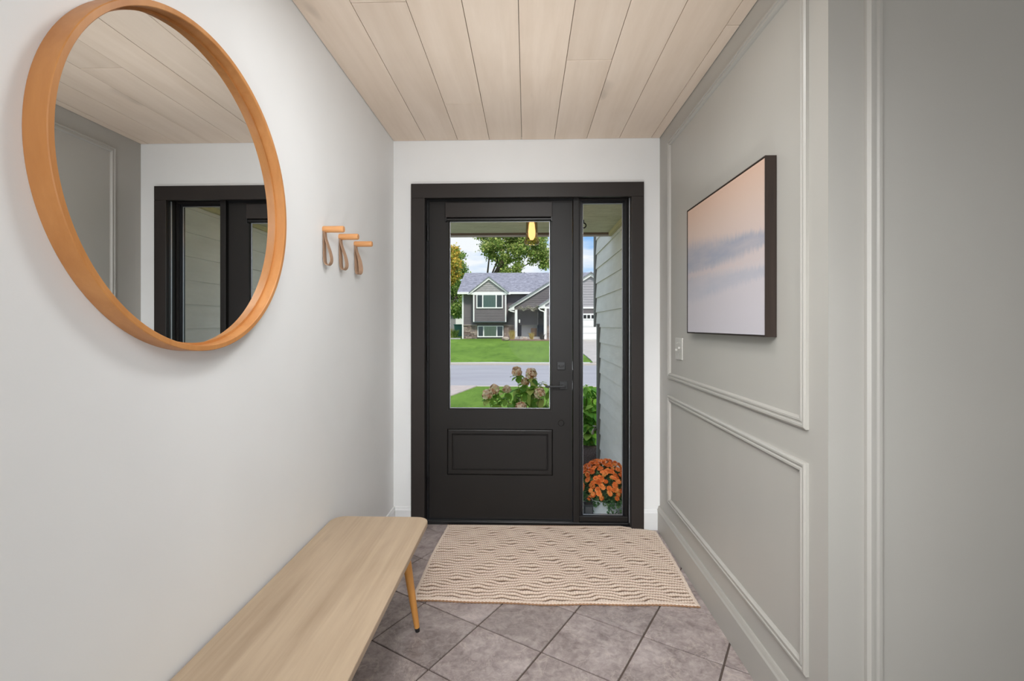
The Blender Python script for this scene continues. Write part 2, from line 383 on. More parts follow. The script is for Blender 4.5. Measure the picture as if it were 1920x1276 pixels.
# lever
lv = box('lever_handle', M_black, .210, .262, y0-.009, y0-.0005, .860, .912, do, .002); lv['label'] = 'black lever handle on a square rosette'
MB().tube([(.236, y0-.008, .886), (.236, y0-.048, .886)], .010, 14).build('lever_neck', M_black, lv, smooth=True)
MB().box(.118, .246, y0-.056, y0-.044, .877, .890).build('lever_bar', M_black, lv, bevel=.003)
db = box('deadbolt', M_black, .196, .246, y0-.009, y0-.0005, .985, 1.035, do, .002); db['label'] = 'black square deadbolt plate'
MB().box(.205, .237, y0-.030, y0-.0092, 1.005, 1.015).build('thumb_turn', M_black, db, bevel=.003)
MB().lathe((.221, y0, .645), [(0, -.006), (.017, -.006), (.020, -.003), (.020, -.0004)], 'y', 24).build('round_cover', M_door, do, smooth=True)
for zz in (.25, 1.09, 1.86):
    h = MB().tube([(-.6325, y0-.006, zz-.05), (-.6325, y0-.006, zz+.05)], .006, 12).build('hinge', M_black, do, smooth=True)
for zz in (.886, 1.01): box('latch_plate', M_alu, .2926, .2942, y0+.003, y0+.026, zz-.028, zz+.028, do)
# ------------------------------------------------------------------ sidelight
sl = thing('window_1', (.49, YB+.07, .03), 'narrow sidelight window right of the door', 'window', kind='structure')
MB().frame((.3335, YB+.066, .0225), (1, 0, 0), (0, 0, 1), (0, -1, 0), .3118, 2.055,
    [(0, -.05), (0, 0), (.003, .002), (.008, .002), (.010, -.004), (.014, -.004), (.014, -.03)]).build('window_frame', M_door, sl)
MB().frame((.341, YB+.075, .03), (1, 0, 0), (0, 0, 1), (0, -1, 0), .296, 2.04,
    [(0, -.04), (0, 0), (.012, 0), (.014, -.006), (.020, -.006), (.022, -.012), (.022, -.03)]).build('window_sash', M_black, sl)
box('sill_rail', M_door, .336, .643, YB+.050, YB+.064, .0228, .055, sl, .002)
MB().frame((.3605, YB+.089, .0495), (1, 0, 0), (0, 0, 1), (0, -1, 0), .257, 2.001,
    [(0, -.002), (0, .003), (.0035, .003), (.0035, -.003)]).build('glazing_spacer', M_alu, sl)
box('window_pane', M_glass, .360, .620, YB+.092, YB+.097, .048, 2.053, sl)
box('seal_strip', M_alu, .6435, .6458, YB+.018, YB+.026, .03, 2.066, sl)

# ------------------------------------------------------------------ mirror
MC = Vector((XL, 1.167, 1.603))
mi = thing('round_mirror', tuple(MC-Vector((0, 0, .4))), 'large round mirror in a deep orange wood rim on the white wall', 'mirror')
R = .397
MB().lathe(MC, [(R-.020, .0005), (R-.0005, .0005), (R, .002), (R, .043), (R-.0015, .0445), (R-.012, .0445), (R-.0135, .043), (R-.0135, .016), (R-.020, .016), (R-.020, .0005)], 'x', 160).build('rim', M_mirror_wood, mi, smooth=True)
MB().lathe(MC, [(0, .0155), (R-.014, .0155), (R-.014, .010), (0, .010)], 'x', 160).build('mirror_glass', M_mirror, mi)
# ------------------------------------------------------------------ coat hooks
hooks = [(1.952, 'nearest wooden peg hook with a tan strap, left one of three', -4), (2.121, 'middle wooden peg hook with a tan strap', -12), (2.312, 'farthest wooden peg hook with a twisted tan strap, nearest the door', -30)]
for yy, lab, rz in hooks:
    hz = 1.665
    h = thing('coat_hook', (XL, yy, hz), lab, 'coat hook', 'wooden peg hooks on the left wall')
    MB().lathe((XL, yy, hz), [(0, .0005), (.0125, .0005), (.0135, .004), (.0135, .083), (.0115, .087), (0, .087)], 'x', 28).build('peg', M_peg, h, smooth=True)
    loop = [(.002, .004), (.002, -.03), (.002, -.07), (.003, -.105), (.006, -.126), (.014, -.136), (.024, -.134), (.031, -.124), (.032, -.108), (.026, -.08), (.016, -.05), (.008, -.025), (.005, .002)]
    pts = []
    for k in range(len(loop)-1):
        for q in range(4):
            t = q/4; p0, p1, p2, p3 = (loop[max(k-1, 0)], loop[k], loop[k+1], loop[min(k+2, len(loop)-1)])
            pts.append(tuple(.5*((2*p1[i])+(-p0[i]+p2[i])*t+(2*p0[i]-5*p1[i]+4*p2[i]-p3[i])*t*t+(-p0[i]+3*p1[i]-3*p2[i]+p3[i])*t**3) for i in (0, 1)))
    pts.append(loop[-1]); b = MB(); vs = []; n = len(pts); th = .0011
    for i, (px, pz) in enumerate(pts):
        q0 = pts[max(i-1, 0)]; q1 = pts[min(i+1, n-1)]; tx, tz = q1[0]-q0[0], q1[1]-q0[1]; L = math.hypot(tx, tz); nx, nz = -tz/L*th, tx/L*th
        tw = math.radians(rz)*min(1, max(0, -pz/.09)); wd = .0125
        for sx, sy in ((1, -wd), (1, wd), (-1, wd), (-1, -wd)):
            X, Y = px+nx*sx, sy
            Xr = X*math.cos(tw)-Y*math.sin(tw); Yr = X*math.sin(tw)+Y*math.cos(tw)
            vs.append((XL+.003+Xr+ (wd*math.sin(abs(tw))), yy+Yr, hz-.012+pz+nz*sx))
    fs = [(i*4+k, i*4+(k+1) % 4, i*4+4+(k+1) % 4, i*4+4+k) for i in range(n-1) for k in range(4)]+[(3, 2, 1, 0), tuple((n-1)*4+k for k in range(4))]
    b.add(vs, fs).build('strap', M_leather, h, smooth=True)

# ------------------------------------------------------------------ painting
m = Mat('misty_lake_canvas'); tcn = m.n('ShaderNodeTexCoord'); sp = m.n('ShaderNodeSeparateXYZ'); m.l(tcn.outputs['Object'], sp.inputs[0])
Yc, Zc = sp.outputs['Y'], sp.outputs['Z']   # origin at lower near corner: y 0..0.774 (near->far), z 0..0.60
grad = m.ramp(m.math('DIVIDE', Zc, .60), [(0, srgb(184, 180, 186)), (.3, srgb(186, 180, 184)), (.52, srgb(190, 176, 172)), (.8, srgb(192, 170, 157)), (1, srgb(194, 163, 144))])
fv = m.vec((1, 1.2, 5), rand=False); nz = m.noise(fv, 3.2, 6, .6); nz2 = m.noise(m.vec((1, 6, 1.6), rand=False), 8, 5, .7)
u = m.math('DIVIDE', Yc, .774)
def band(center, slope, half):
    c0 = m.math('ADD', m.math('MULTIPLY', u, slope), center)
    d = m.math('ABSOLUTE', m.math('SUBTRACT', Zc, m.math('ADD', c0, m.math('MULTIPLY', m.math('SUBTRACT', nz2, .5), .06))))
    h_ = m.math('MULTIPLY', m.math('ADD', m.math('MULTIPLY', u, .85), .35), half)
    x = m.n('ShaderNodeMapRange', interpolation_type='SMOOTHSTEP'); m.l(m.math('DIVIDE', d, h_), x.inputs['Value'])
    x.inputs['From Min'].default_value = 1.25; x.inputs['From Max'].default_value = .35
    return x.outputs[0]
bb = m.math('MULTIPLY', band(.325, .018, .085), m.math('ADD', m.math('MULTIPLY', nz, 1.0), .2))
b3 = m.math('MULTIPLY', band(.215, -.012, .062), m.math('ADD', m.math('MULTIPLY', nz, .8), .05))
c = m.mixc(bb, grad, srgb(134, 142, 158)); c = m.mixc(b3, c, srgb(150, 156, 170))
hl = band(.262, .01, .014); c = m.mixc(m.math('MULTIPLY', hl, .6), c, srgb(190, 176, 174))
M_canvas = m.set(c, .5, .3, bump=m.noise(m.vec(rand=False), 700, 2), bs=.1, bd=.0005)
pt = thing('framed_painting', (XR, 1.609, 1.230), 'misty lake landscape painting in a dark floater frame', 'painting')
fx = .7905
b = MB().box(fx, XR-.001, 1.609, 1.613, 1.230, 1.832).box(fx, XR-.001, 2.378, 2.382, 1.230, 1.832).box(fx, XR-.001, 1.613, 2.378, 1.230, 1.234).box(fx, XR-.001, 1.613, 2.378, 1.828, 1.832)
b.build('floater_frame', M_frame_dark, pt)
box('canvas', M_canvas, fx+.002, XR-.004, 1.6155, 2.3755, 1.2365, 1.8255, pt, origin=(fx, 1.6155, 1.2365))
# ------------------------------------------------------------------ switch
sw = thing('light_switch', (XR, 2.61, 1.083), 'double toggle light switch plate on the grey wall', 'light switch')
box('switch_plate', M_plate, XR-.0075, XR-.0004, 2.553, 2.669, 1.083, 1.201, sw, .0025)
for yy, dz in ((2.588, .006), (2.634, -.008)):
    t = MB().box(XR-.018, XR-.0076, yy-.005, yy+.005, 1.142+dz-.006, 1.142+dz+.006).build('toggle', M_plate, sw, bevel=.0015)
    for zz in (1.112, 1.172): MB().lathe((XR, yy, zz), [(0, -.0088), (.003, -.0088), (.0035, -.0076)], 'x', 12).build('screw', M_plate, sw)

# ------------------------------------------------------------------ bench
be = thing('bench', (-.62, 1.44, 0), 'pale oak bench with rounded corners and splayed round legs against the left wall', 'bench')
bx0, bx1, by0, by1, bt = -.829, -.415, .80, 2.047, .445
def rounded(x0, x1, y0, y1, r, n=10):
    out = []
    for cx, cy, a0 in ((x1-r, y1-r, 0), (x0+r, y1-r, 90), (x0+r, y0+r, 180), (x1-r, y0+r, 270)):
        for k in range(n+1):
            a = math.radians(a0+90*k/n); out.append((cx+r*math.cos(a), cy+r*math.sin(a)))
    return out
MB().prism([(x, y, bt-.022) for x, y in rounded(bx0, bx1, by0, by1, .055)], (0, 0, .022)).build('seat', M_bench, be, bevel=.003)
for sx, sy in ((1, 1), (1, -1), (-1, 1), (-1, -1)):
    cx, cy = (bx0+bx1)/2, (by0+by1)/2
    top = Vector((cx+sx*.122, cy+sy*.495, bt-.0225)); ft = Vector((cx+sx*.171, cy+sy*.548, .0))
    P = [top.lerp(ft, t) for t in (0, .3, .6, .955)]
    lg = MB().tube(P, [.0165, .0175, .015, .0108], 20).build('leg', M_leg, be, smooth=True)
    MB().tube([top.lerp(ft, .956), top.lerp(ft, .975), ft+Vector((0, 0, .0012))], [.0108, .0104, .0095], 20).build('foot_pad', M_black, lg, origin=tuple(top) if False else None, smooth=True)
    MB().tube([top, top-Vector((0, 0, .004))], .030, 20).build('leg_plate', M_black, lg, smooth=True)

# ------------------------------------------------------------------ rug
def rug():
    nx, ny = 560, 400
    U, V = np.meshgrid(np.linspace(0, 1, nx), np.linspace(0, 1, ny))   # u left->right, v near->far
    nearx0, nearx1, farx0, farx1 = -.537, .786, -.503, .800
    X = (nearx0+(nearx1-nearx0)*U)*(1-V)+(farx0+(farx1-farx0)*U)*V
    near = 2.181-.004*U+.0055*np.sin(U*9+.6)+.003*np.sin(U*23)
    far = 3.012+.012*U-np.clip(U-.84, 0, 1)*.45
    Y = near*(1-V)+far*V
    X += (np.sin(V*7+1)*.004)*(1-2*U)
    s, t = U*1.31, V*.83
    ph = t/.0265+.42*np.sin(2*PI*s/.235)*np.sin(2*PI*t/.20)+.12*np.sin(s*31+3*np.sin(t*17))+.10*np.sin(s*83+t*40)
    row = 1-np.clip((.5+.5*np.cos(2*PI*ph))-.35, 0, 1)*1.5
    st = .5+.5*np.cos(2*PI*(s/.0125+.5*np.floor(ph)))
    h = np.clip(row, 0.03, 1)**.7*(.68+.32*st)
    edge = np.minimum(np.minimum(U*1.31, (1-U)*1.31), np.minimum(V*.83, (1-V)*.83))
    h = np.where(edge < .018, .7+.2*st, h)
    Z = .004+.007*h+.0012*np.sin(U*11+V*5)+.001*np.sin(V*19-U*4)
    Z = np.where(edge < .002, .001, Z)
    me = bpy.data.meshes.new('rug')
    n = nx*ny; co = np.stack([X, Y, Z], -1).reshape(-1, 3)-np.array([.13, 2.6, 0])
    idx = np.arange(n).reshape(ny, nx); f = np.stack([idx[:-1, :-1], idx[:-1, 1:], idx[1:, 1:], idx[1:, :-1]], -1).reshape(-1, 4)
    me.vertices.add(n); me.vertices.foreach_set('co', co.ravel()); me.loops.add(f.size); me.loops.foreach_set('vertex_index', f.ravel().astype(np.int32))
    me.polygons.add(len(f)); me.polygons.foreach_set('loop_start', np.arange(0, f.size, 4, dtype=np.int32)); me.polygons.foreach_set('loop_total', np.full(len(f), 4, np.int32))
    me.update(calc_edges=True); me.polygons.foreach_set('use_smooth', np.ones(len(f), bool))
    at = me.color_attributes.new('yarn', 'FLOAT_COLOR', 'POINT'); g_ = np.clip(h*1.35, 0, 1).reshape(-1)
    at.data.foreach_set('color', np.stack([g_, g_, g_, np.ones(n)], -1).astype(np.float32).ravel())
    m = Mat('natural_jute_yarn'); a = m.n('ShaderNodeVertexColor', layer_name='yarn'); v = m.vec(rand=False)
    c = m.ramp(a.outputs[0], [(0.2, srgb(104, 82, 68)), (.72, srgb(188, 166, 148)), (1, srgb(216, 199, 184))])
    c = m.mixc(m.math('MULTIPLY', m.ramp(m.noise(v, 55, 4, .8), [(.55, (0, 0, 0, 1)), (.75, (1, 1, 1, 1))]), .4), c, srgb(150, 124, 106))
    m.set(c, .9, .15, bump=m.noise(v, 420, 3, .7), bs=.5, bd=.002)
    me.materials.append(m.m)
    root = thing('woven_rug', (.13, 2.6, 0), 'natural jute rug with a woven ogee pattern at the front door', 'rug')
    o = bpy.data.objects.new('woven_field', me); COL.objects.link(o); o.parent = root
    mc = flat('brown_jute_cord', srgb(150, 116, 90), .9, .15, scale=90)
    for name, row_, off in (('edge_cord', 0, -.003), ('edge_cord', ny-1, .002)):
        b = MB(); pts = []; rd = []
        for i in range(0, nx, 2):
            pts.append((X[row_, i], Y[row_, i]+off, .0048)); rd.append(.0036+.0014*math.sin(i*.9))
        b.tube(pts, rd, 8).build(name, mc, root, smooth=True)
rug()
# ================================================================== OUTSIDE
M_siding = Mat('grey_lap_siding_paint'); v_ = M_siding.vec((1, .25, 1))
M_siding = M_siding.set(M_siding.ramp(M_siding.noise(v_, 9, 6, .7), [(.3, (.70, .655, .58, 1)), (.7, (.82, .775, .70, 1))]), .7, .3, bump=M_siding.noise(v_, 30, 8, .7, 1), bs=.5, bd=.006)
M_sidetrim = paint('taupe_corner_trim_paint', (.20, .195, .175, 1), .65, .3)
m = Mat('rough_painted_plywood_soffit'); v_ = m.vec((.25, 1, 1), rand=False)
M_soffit = m.set(m.ramp(m.noise(v_, 14, 8, .75, 1.5), [(.3, srgb(196, 192, 160)), (.7, srgb(230, 227, 200))]), .8, .2, bump=m.noise(v_, 22, 9, .75, 1.5), bs=.9, bd=.02)
M_conc = flat('pale_concrete', (.46, .44, .42, 1), .85, .2, var=.12, scale=8)
# porch
GX = .868
so = box('porch_ceiling', M_soffit, -2.6, GX, YB+.15, 4.83, 2.20, 2.30); tag(so, 'rough greenish beige plywood ceiling over the porch', 'porch ceiling', kind='structure')
box('fascia_board', flat('brown_fascia', srgb(112, 92, 74), .7), -2.6, GX+.5, 4.832, 4.87, 2.185, 2.42, so)
box('fascia_edge', flat('pale_drip_edge', srgb(196, 186, 176), .6), -2.6, GX+.5, 4.872, 4.90, 2.170, 2.44, so)
box('corner_trim', flat('yellowed_trim_board', srgb(196, 184, 142), .7), GX-.045, GX-.014, YB+.16, 4.82, 2.162, 2.199, so)
MB().tube([(0.505, 4.25, 2.199), (.505, 4.25, 2.172)]+[(.505+.022*math.sin(a), 4.25, 2.150+.022*math.cos(a)) for a in [k*PI/6 for k in range(0, 10)]], .006, 8).build('ceiling_hook', M_black, so, smooth=True)
pf = box('porch_floor', M_conc, -2.6, GX-.02, YB+.151, 4.86, -.35, -.15); tag(pf, 'pale concrete porch slab outside the door', 'porch floor', kind='structure')
# siding wall of the garage wing, each lap board a part
gw = box('wall_garage', M_sidetrim, GX+.012, GX+.15, YB+.151, 5.93, -.45, 2.75, origin=(GX, YB+.15, -.45)); tag(gw, 'grey lap siding wall right of the porch', 'wall', kind='structure')
k = -9
while 1.246+.178*k < 2.5:
    za = 1.246+.178*k; zb = za+.178+.018; ye = 5.64 if za < 1.2 else 5.94
    ya = YB+.153
    b = MB().prism([(GX-.012, ya, za), (GX+.001, ya, za), (GX+.0115, ya, zb), (GX+.0035, ya, zb)], (0, ye-ya, 0))
    b.build('siding_board', M_siding, gw, (GX, ya, za)); k += 1
box('corner_board', M_sidetrim, GX-.026, GX+.02, 5.942, 6.03, 1.245, 2.70, gw, .003)
box('corner_board', M_sidetrim, GX-.034, GX+.02, 5.642, 5.73, -.40, 1.265, gw, .003)
box('trim_cap', M_sidetrim, GX-.04, GX+.02, 5.63, 5.76, 1.266, 1.285, gw)
# porch light
pl_ = thing('porch_light', (.045, 4.0, 2.2), 'small glowing amber glass lamp hanging under the porch ceiling', 'lamp')
lc = (.045, 4.0, 2.2)
MB().lathe(lc, [(0, -.001), (.055, -.001), (.055, -.022), (.02, -.03), (.02, -.05), (0, -.05)], 'z', 28).build('canopy', flat('bronze_lamp_metal', (.05, .035, .025, 1), .4, .5, .8), pl_, smooth=True)
MB().lathe(lc, [(.046, -.03), (.048, -.12), (.050, -.20), (.062, -.225), (.066, -.24), (.058, -.258), (.03, -.262), (.0, -.262)], 'z', 32).build('glass_shade', thin_glass('amber_glass', (1, .80, .55, 1), .8), pl_, smooth=True)
m = Mat('glowing_bulb'); m.set((1, .8, .5, 1)); m.b.inputs['Emission Color'].default_value = (1, .62, .34, 1); m.b.inputs['Emission Strength'].default_value = 1.6
MB().lathe(lc, [(0, -.05), (.014, -.052), (.024, -.09), (.030, -.15), (.028, -.19), (.014, -.218), (0, -.222)], 'z', 20).build('bulb', m.m, pl_, smooth=True)
light('porch_bulb_light', 'POINT', (.045, 4.0, 2.03), (.045, 4.0, 0), 7.0, (1, .55, .22), shadow_soft_size=.035)

# ground
def grass_mat(name, a, b_, c3):
    m = Mat(name); v = m.vec(rand=False); f = m.noise(m.vec((.6, .6, 1), rand=False), .5, 5, .7, .5); f2 = m.noise(v, 14, 9, .9); f3 = m.noise(m.vec((.8, .22, 1), rand=False), 2.2, 7, .8)
    c = m.ramp(f, [(.3, a), (.7, b_)]); c = m.mixc(m.math('MULTIPLY', m.ramp(f2, [(.4, (0, 0, 0, 1)), (.62, (1, 1, 1, 1))]), .45), c, c3)
    c = m.mixc(m.math('MULTIPLY', m.ramp(f3, [(.48, (0, 0, 0, 1)), (.66, (1, 1, 1, 1))]), .45), c, tuple(x*.55 for x in a[:3])+(1,))
    return m.set(c, .9, .1, bump=f2, bs=.6, bd=.05)
M_lawn = grass_mat('lawn_grass', srgb(70, 110, 36), srgb(118, 156, 62), srgb(152, 176, 84))
M_mulch = Mat('brown_mulch'); v_ = M_mulch.vec(rand=False); f_ = M_mulch.noise(v_, 60, 8, .85)
M_mulch = M_mulch.set(M_mulch.ramp(f_, [(.35, srgb(58, 46, 42)), (.5, srgb(104, 86, 78)), (.68, srgb(158, 140, 128))]), .95, .1, bump=f_, bs=1, bd=.03)
M_road = Mat('asphalt'); v_ = M_road.vec((1, 1, 1), rand=False)
M_road = M_road.set(M_road.mixc(.3, M_road.ramp(M_road.noise(M_road.vec((.2, 1, 1), rand=False), 1.2, 5, .6), [(.3, srgb(158, 156, 162)), (.7, srgb(178, 176, 180))]), M_road.ramp(M_road.noise(v_, 70, 3, .8), [(.3, srgb(130, 128, 134)), (.7, srgb(196, 194, 198))])), .85, .2)
def plane_strip(name, mat, prof, x0, x1, nx, label, cat, bump=0, kind='structure'):
    b = MB(); vs = []
    for (y, z) in prof:
        for i in range(nx+1):
            x = x0+(x1-x0)*i/nx; vs.append((x, y, z+bump*noise.noise(Vector((x*.35, y*.35, 0)))))
    W_ = nx+1; fs = [(j*W_+i, j*W_+i+1, (j+1)*W_+i+1, (j+1)*W_+i) for j in range(len(prof)-1) for i in range(nx)]
    o = b.add(vs, fs).build(name, mat, origin=(0, prof[0][0], prof[0][1]), smooth=True); return tag(o, label, cat, kind=kind)
plane_strip('near_lawn', M_lawn, [(4.9+k*.6, -.36-.135*min(1, k/12)) for k in range(15)]+[(13.72, -.495)], -25, 25, 60, 'near green lawn between the porch and the street', 'lawn')
mb_ = MB().prism([(x, y, -.37) for x, y in [(-2.6, 4.9), (1.9, 4.9), (1.9, 7.0), (1.2, 7.15), (.3, 6.5), (-.6, 6.3), (-2.6, 6.3)]], (0, 0, .052)).build('mulch_bed', M_mulch, origin=(0, 5, -.37), bevel=.02)
tag(mb_, 'brown mulch bed beside the porch', 'mulch', kind='structure')
box('ground_side', M_lawn, GX+.15, 25, YB+.2, 4.95, -.6, -.37).name = 'side_lawn'
tag(bpy.data.objects['side_lawn'], 'strip of lawn beyond the garage wing', 'lawn', kind='structure')
st = box('street', M_road, -60, 60, 13.9, 21.35, -.75, -.52); tag(st, 'pale grey asphalt street crossing behind the lawn', 'street', kind='structure')
def kerb(y0, y1, lab, zt): 
    o = MB().box(-60, 60, y0, y1, -.7, zt).build('kerb', flat('kerb_concrete', (.50, .45, .40, 1), .85), origin=(0, y0, -.7), bevel=.02); tag(o, lab, 'kerb', kind='structure')
kerb(13.72, 13.9, 'near pale concrete kerb along the street', -.485); kerb(21.35, 21.75, 'far pale concrete kerb along the street', -.44)
plane_strip('far_lawn', M_lawn, [(21.75, -.43), (22.5, -.38), (26, -.25), (30, -.07), (34, .09), (38.0, .19), (46, .3), (70, .5), (110, .9)], -60, 60, 80, 'far green lawn rising to the grey house', 'lawn', .03)
# walk / drive at left on our side
dv = MB().prism([(-3.4, 6.6, -.46), (-1.86, 10.6, -.46), (-1.80, 13.7, -.46), (-6.5, 13.7, -.46), (-6.5, 6.6, -.46)], (0, 0, .0)) if False else None
dw = MB().prism([(x, y, -.62) for x, y in [(-2.55, 9.4), (-1.89, 11.7), (-1.42, 13.70), (-7, 13.70), (-7, 9.4)]], (0, 0, .150)).build('driveway', flat('pinkish_concrete', (.52, .44, .40, 1), .85, .2, var=.1, scale=5), origin=(-4, 11, -.62))
tag(dw, 'pinkish concrete driveway at the left of the near lawn', 'driveway', kind='structure')
prof_d = [(21.74, -.40), (22.5, -.33), (26, -.20), (30, -.02), (34, .13), (35.92, .17)]
fd = MB().prism([(3.0, y, z) for y, z in prof_d]+[(3.0, 35.92, -.5), (3.0, 21.74, -.5)], (6.2, 0, 0)).build('driveway', flat('pale_concrete_drive', (.50, .46, .43, 1), .85, .2, var=.1, scale=3), origin=(6, 30, 0))
tag(fd, 'pale concrete driveway leading to the white garage door', 'driveway', kind='structure')
# ------------------------------------------------------------------ mum pot and box by the door
po = thing('potted_chrysanthemum', (.575, 3.62, -.15), 'orange chrysanthemum in a pale planter outside the sidelight', 'potted plant')
M_pot = flat('pale_blue_white_planter', (.78, .82, .84, 1), .45, .45)
MB().lathe((.575, 3.62, -.15), [(0, 0), (.105, 0), (.112, .01), (.138, .175), (.148, .178), (.150, .20), (.140, .202), (.133, .185), (0, .178)], 'z', 40).build('planter', M_pot, po, smooth=True)
def leaf_mesh(name, mat, L=.1, Wd=.06, fold=.25, droop=.25, n=6, bumpy=0, linked=True):
    vs = []; fs = []
    for i in range(n+1):
        t = i/n; wv = Wd/2*math.sin(PI*min(1, t*.93+.04))**.75; y = L*t; z = -droop*L*t*t
        for s in (-1, 0, 1): vs.append((s*wv, y, z+abs(s)*wv*fold))
    for i in range(n):
        for s in (0, 1): a = i*3+s; fs.append((a, a+1, a+4, a+3))
    me = bpy.data.meshes.new(name); me.from_pydata(vs, [], fs); me.polygons.foreach_set('use_smooth', [True]*len(fs)); me.materials.append(mat)
    class S: pass
    s = S(); s.data = me; return s
def scatter_leaves(b, pts, L, Wd, dirs=None):
    for i, p in enumerate(pts):
        d = Vector(dirs[i]).normalized() if dirs is not None else Vector(rng.normal(size=3)).normalized()
        side = d.cross(Vector(rng.normal(size=3))).normalized(); up = side.cross(d)
        l = L*random.uniform(.7, 1.3); wd = Wd*random.uniform(.7, 1.3); p = Vector(p)
        b.add([p, p+d*l*.5+side*wd*.5+up*wd*.15, p+d*l, p+d*l*.5-side*wd*.5+up*wd*.15], [(0, 1, 2), (0, 2, 3)])
M_mumleaf = leafmat('mum_leaf', [(0, srgb(62, 100, 66)), (.5, srgb(94, 134, 88)), (1, srgb(136, 166, 112))])
M_orange = leafmat('orange_petals', [(0, srgb(208, 98, 40)), (.5, srgb(238, 132, 62)), (.9, srgb(246, 162, 92)), (1, srgb(206, 150, 70))], trans=False)
mc_ = Vector((.585, 3.62, .045)); MR = .205
b = MB(); pts = []; dirs = []
for i in range(1500):
    d = Vector(rng.normal(size=3)).normalized(); d.z = abs(d.z)-.28 if random.random() < .8 else -abs(d.z)*.6; rr = MR*random.uniform(.72, .98)
    p = mc_+Vector((d.x*rr, d.y*rr, d.z*rr*.92)); 
    if p.z < -.09: continue
    pts.append(p); dirs.append(d+Vector((0, 0, .1)))
scatter_leaves(b, pts, .034, .02, dirs)
for i in range(26):   # trailing sprigs over the planter
    a = random.uniform(0, 2*PI); s0 = mc_+Vector((math.cos(a)*.14, math.sin(a)*.14, -.06)); 
    for k in range(5):
        q = s0+Vector((math.cos(a)*.012*k, math.sin(a)*.012*k, -.016*k)); scatter_leaves(b, [q, q], .026, .018)
fo = b.build('foliage', M_mumleaf, po); fo['kind'] = 'stuff'
MB().lathe(mc_, [(0, -.09), (.12, -.08), (.165, -.02), (.165, .04), (.12, .11), (.06, .14), (0, .15)], 'z', 20).build('stem_mass', flat('dark_mum_stems', srgb(44, 62, 40), .9), po)['kind'] = 'stuff'
b = MB()
for ring, (nn, tilt, rr) in enumerate(((9, .25, .017), (8, .7, .0135), (6, 1.15, .009))):
    for k in range(nn):
        a = 2*PI*k/nn+ring*.4; d = Vector((math.cos(a)*math.cos(tilt), math.sin(a)*math.cos(tilt), math.sin(tilt))); sd = Vector((-math.sin(a), math.cos(a), 0))*.0042
        o_ = Vector((0, 0, .002*ring)); b.add([o_, o_+d*rr*.6+sd, o_+d*rr, o_+d*rr*.6-sd], [(0, 1, 2, 3)])
b.add([(0, 0, .006)]+[(.005*math.cos(k), .005*math.sin(k), .002) for k in range(6)], [(0, k, k % 6+1) for k in range(1, 7)])
bl = b.build('bloom', M_orange, po, origin=(0, 0, 0)); bl.location = (0, 0, .4)
src = bl; NB = 290; cnt = 0
for i in range(NB):
    t = (i+.5)/NB; cz = 1-1.08*t; a = i*2.39996+random.uniform(-.2, .2); sr = math.sqrt(max(0, 1-cz*cz))
    n_ = Vector((sr*math.cos(a), sr*math.sin(a), cz)); p = mc_+Vector((n_.x*MR*1.03, n_.y*MR*1.03, n_.z*MR*.96))+Vector(rng.normal(size=3))*.004
    if cz < .1 and random.random() < .4: continue
    nn = (n_+Vector((0, 0, .5))).normalized()
    q = nn.to_track_quat('Z', 'Y'); q = q @ Matrix.Rotation(random.uniform(0, 6), 3, 'Z').to_quaternion()
    if cnt == 0: o = bl; o.location = p-Vector(po['_o']); o.rotation_euler = q.to_euler(); o.scale = (1.3,)*3
    else: o = inst(bl, 'bloom', po, p, q.to_euler(), random.uniform(1.15, 1.55))
    cnt += 1
bo = thing('lantern', (.438, 3.40, -.15), 'small dark metal lantern with an arched handle beside the planter', 'lantern')
M_lan = flat('dark_zinc', (.045, .048, .05, 1), .45, .5, .4)
b = MB().box(.407, .469, 3.37, 3.43, -.15, -.135).box(.407, .469, 3.37, 3.43, -.005, .008)
for xx in (.407, .461):
    for yy in (3.37, 3.422): b.box(xx, xx+.008, yy, yy+.008, -.1349, -.0051)
b.build('lantern_frame', M_lan, bo, bevel=.001)
box('lantern_side', flat('grey_lantern_side', (.09, .09, .095, 1), .4), .413, .463, 3.374, 3.426, -.1345, -.0055, bo)
MB().tube([(.438+.025*math.cos(a), 3.40, .008+.045*math.sin(a)) for a in [PI*k/14 for k in range(15)]], .0035, 8).build('lantern_handle', M_black, bo, smooth=True)
# hose bib on the corner board
hb = thing('hose_spigot', (GX-.034, 5.69, .04), 'brass hose spigot on the siding corner board', 'spigot')
M_brass = flat('weathered_brass', (.35, .30, .22, 1), .4, .5, .7)
MB().tube([(GX-.034, 5.68, .04), (GX-.075, 5.66, .04), (GX-.09, 5.64, .02), (GX-.092, 5.63, -.01)], [.014, .014, .013, .015], 12).build('spout', M_brass, hb, smooth=True)
MB().tube([(GX-.065, 5.66, .045), (GX-.065, 5.655, .075)], .006, 8).build('valve_stem', M_brass, hb, smooth=True)
MB().lathe((GX-.065, 5.655, .075), [(0, 0), (.012, 0), (.026, .004), (.026, .010), (.012, .013), (0, .013)], 'z', 12).build('valve_wheel', M_brass, hb, smooth=True)

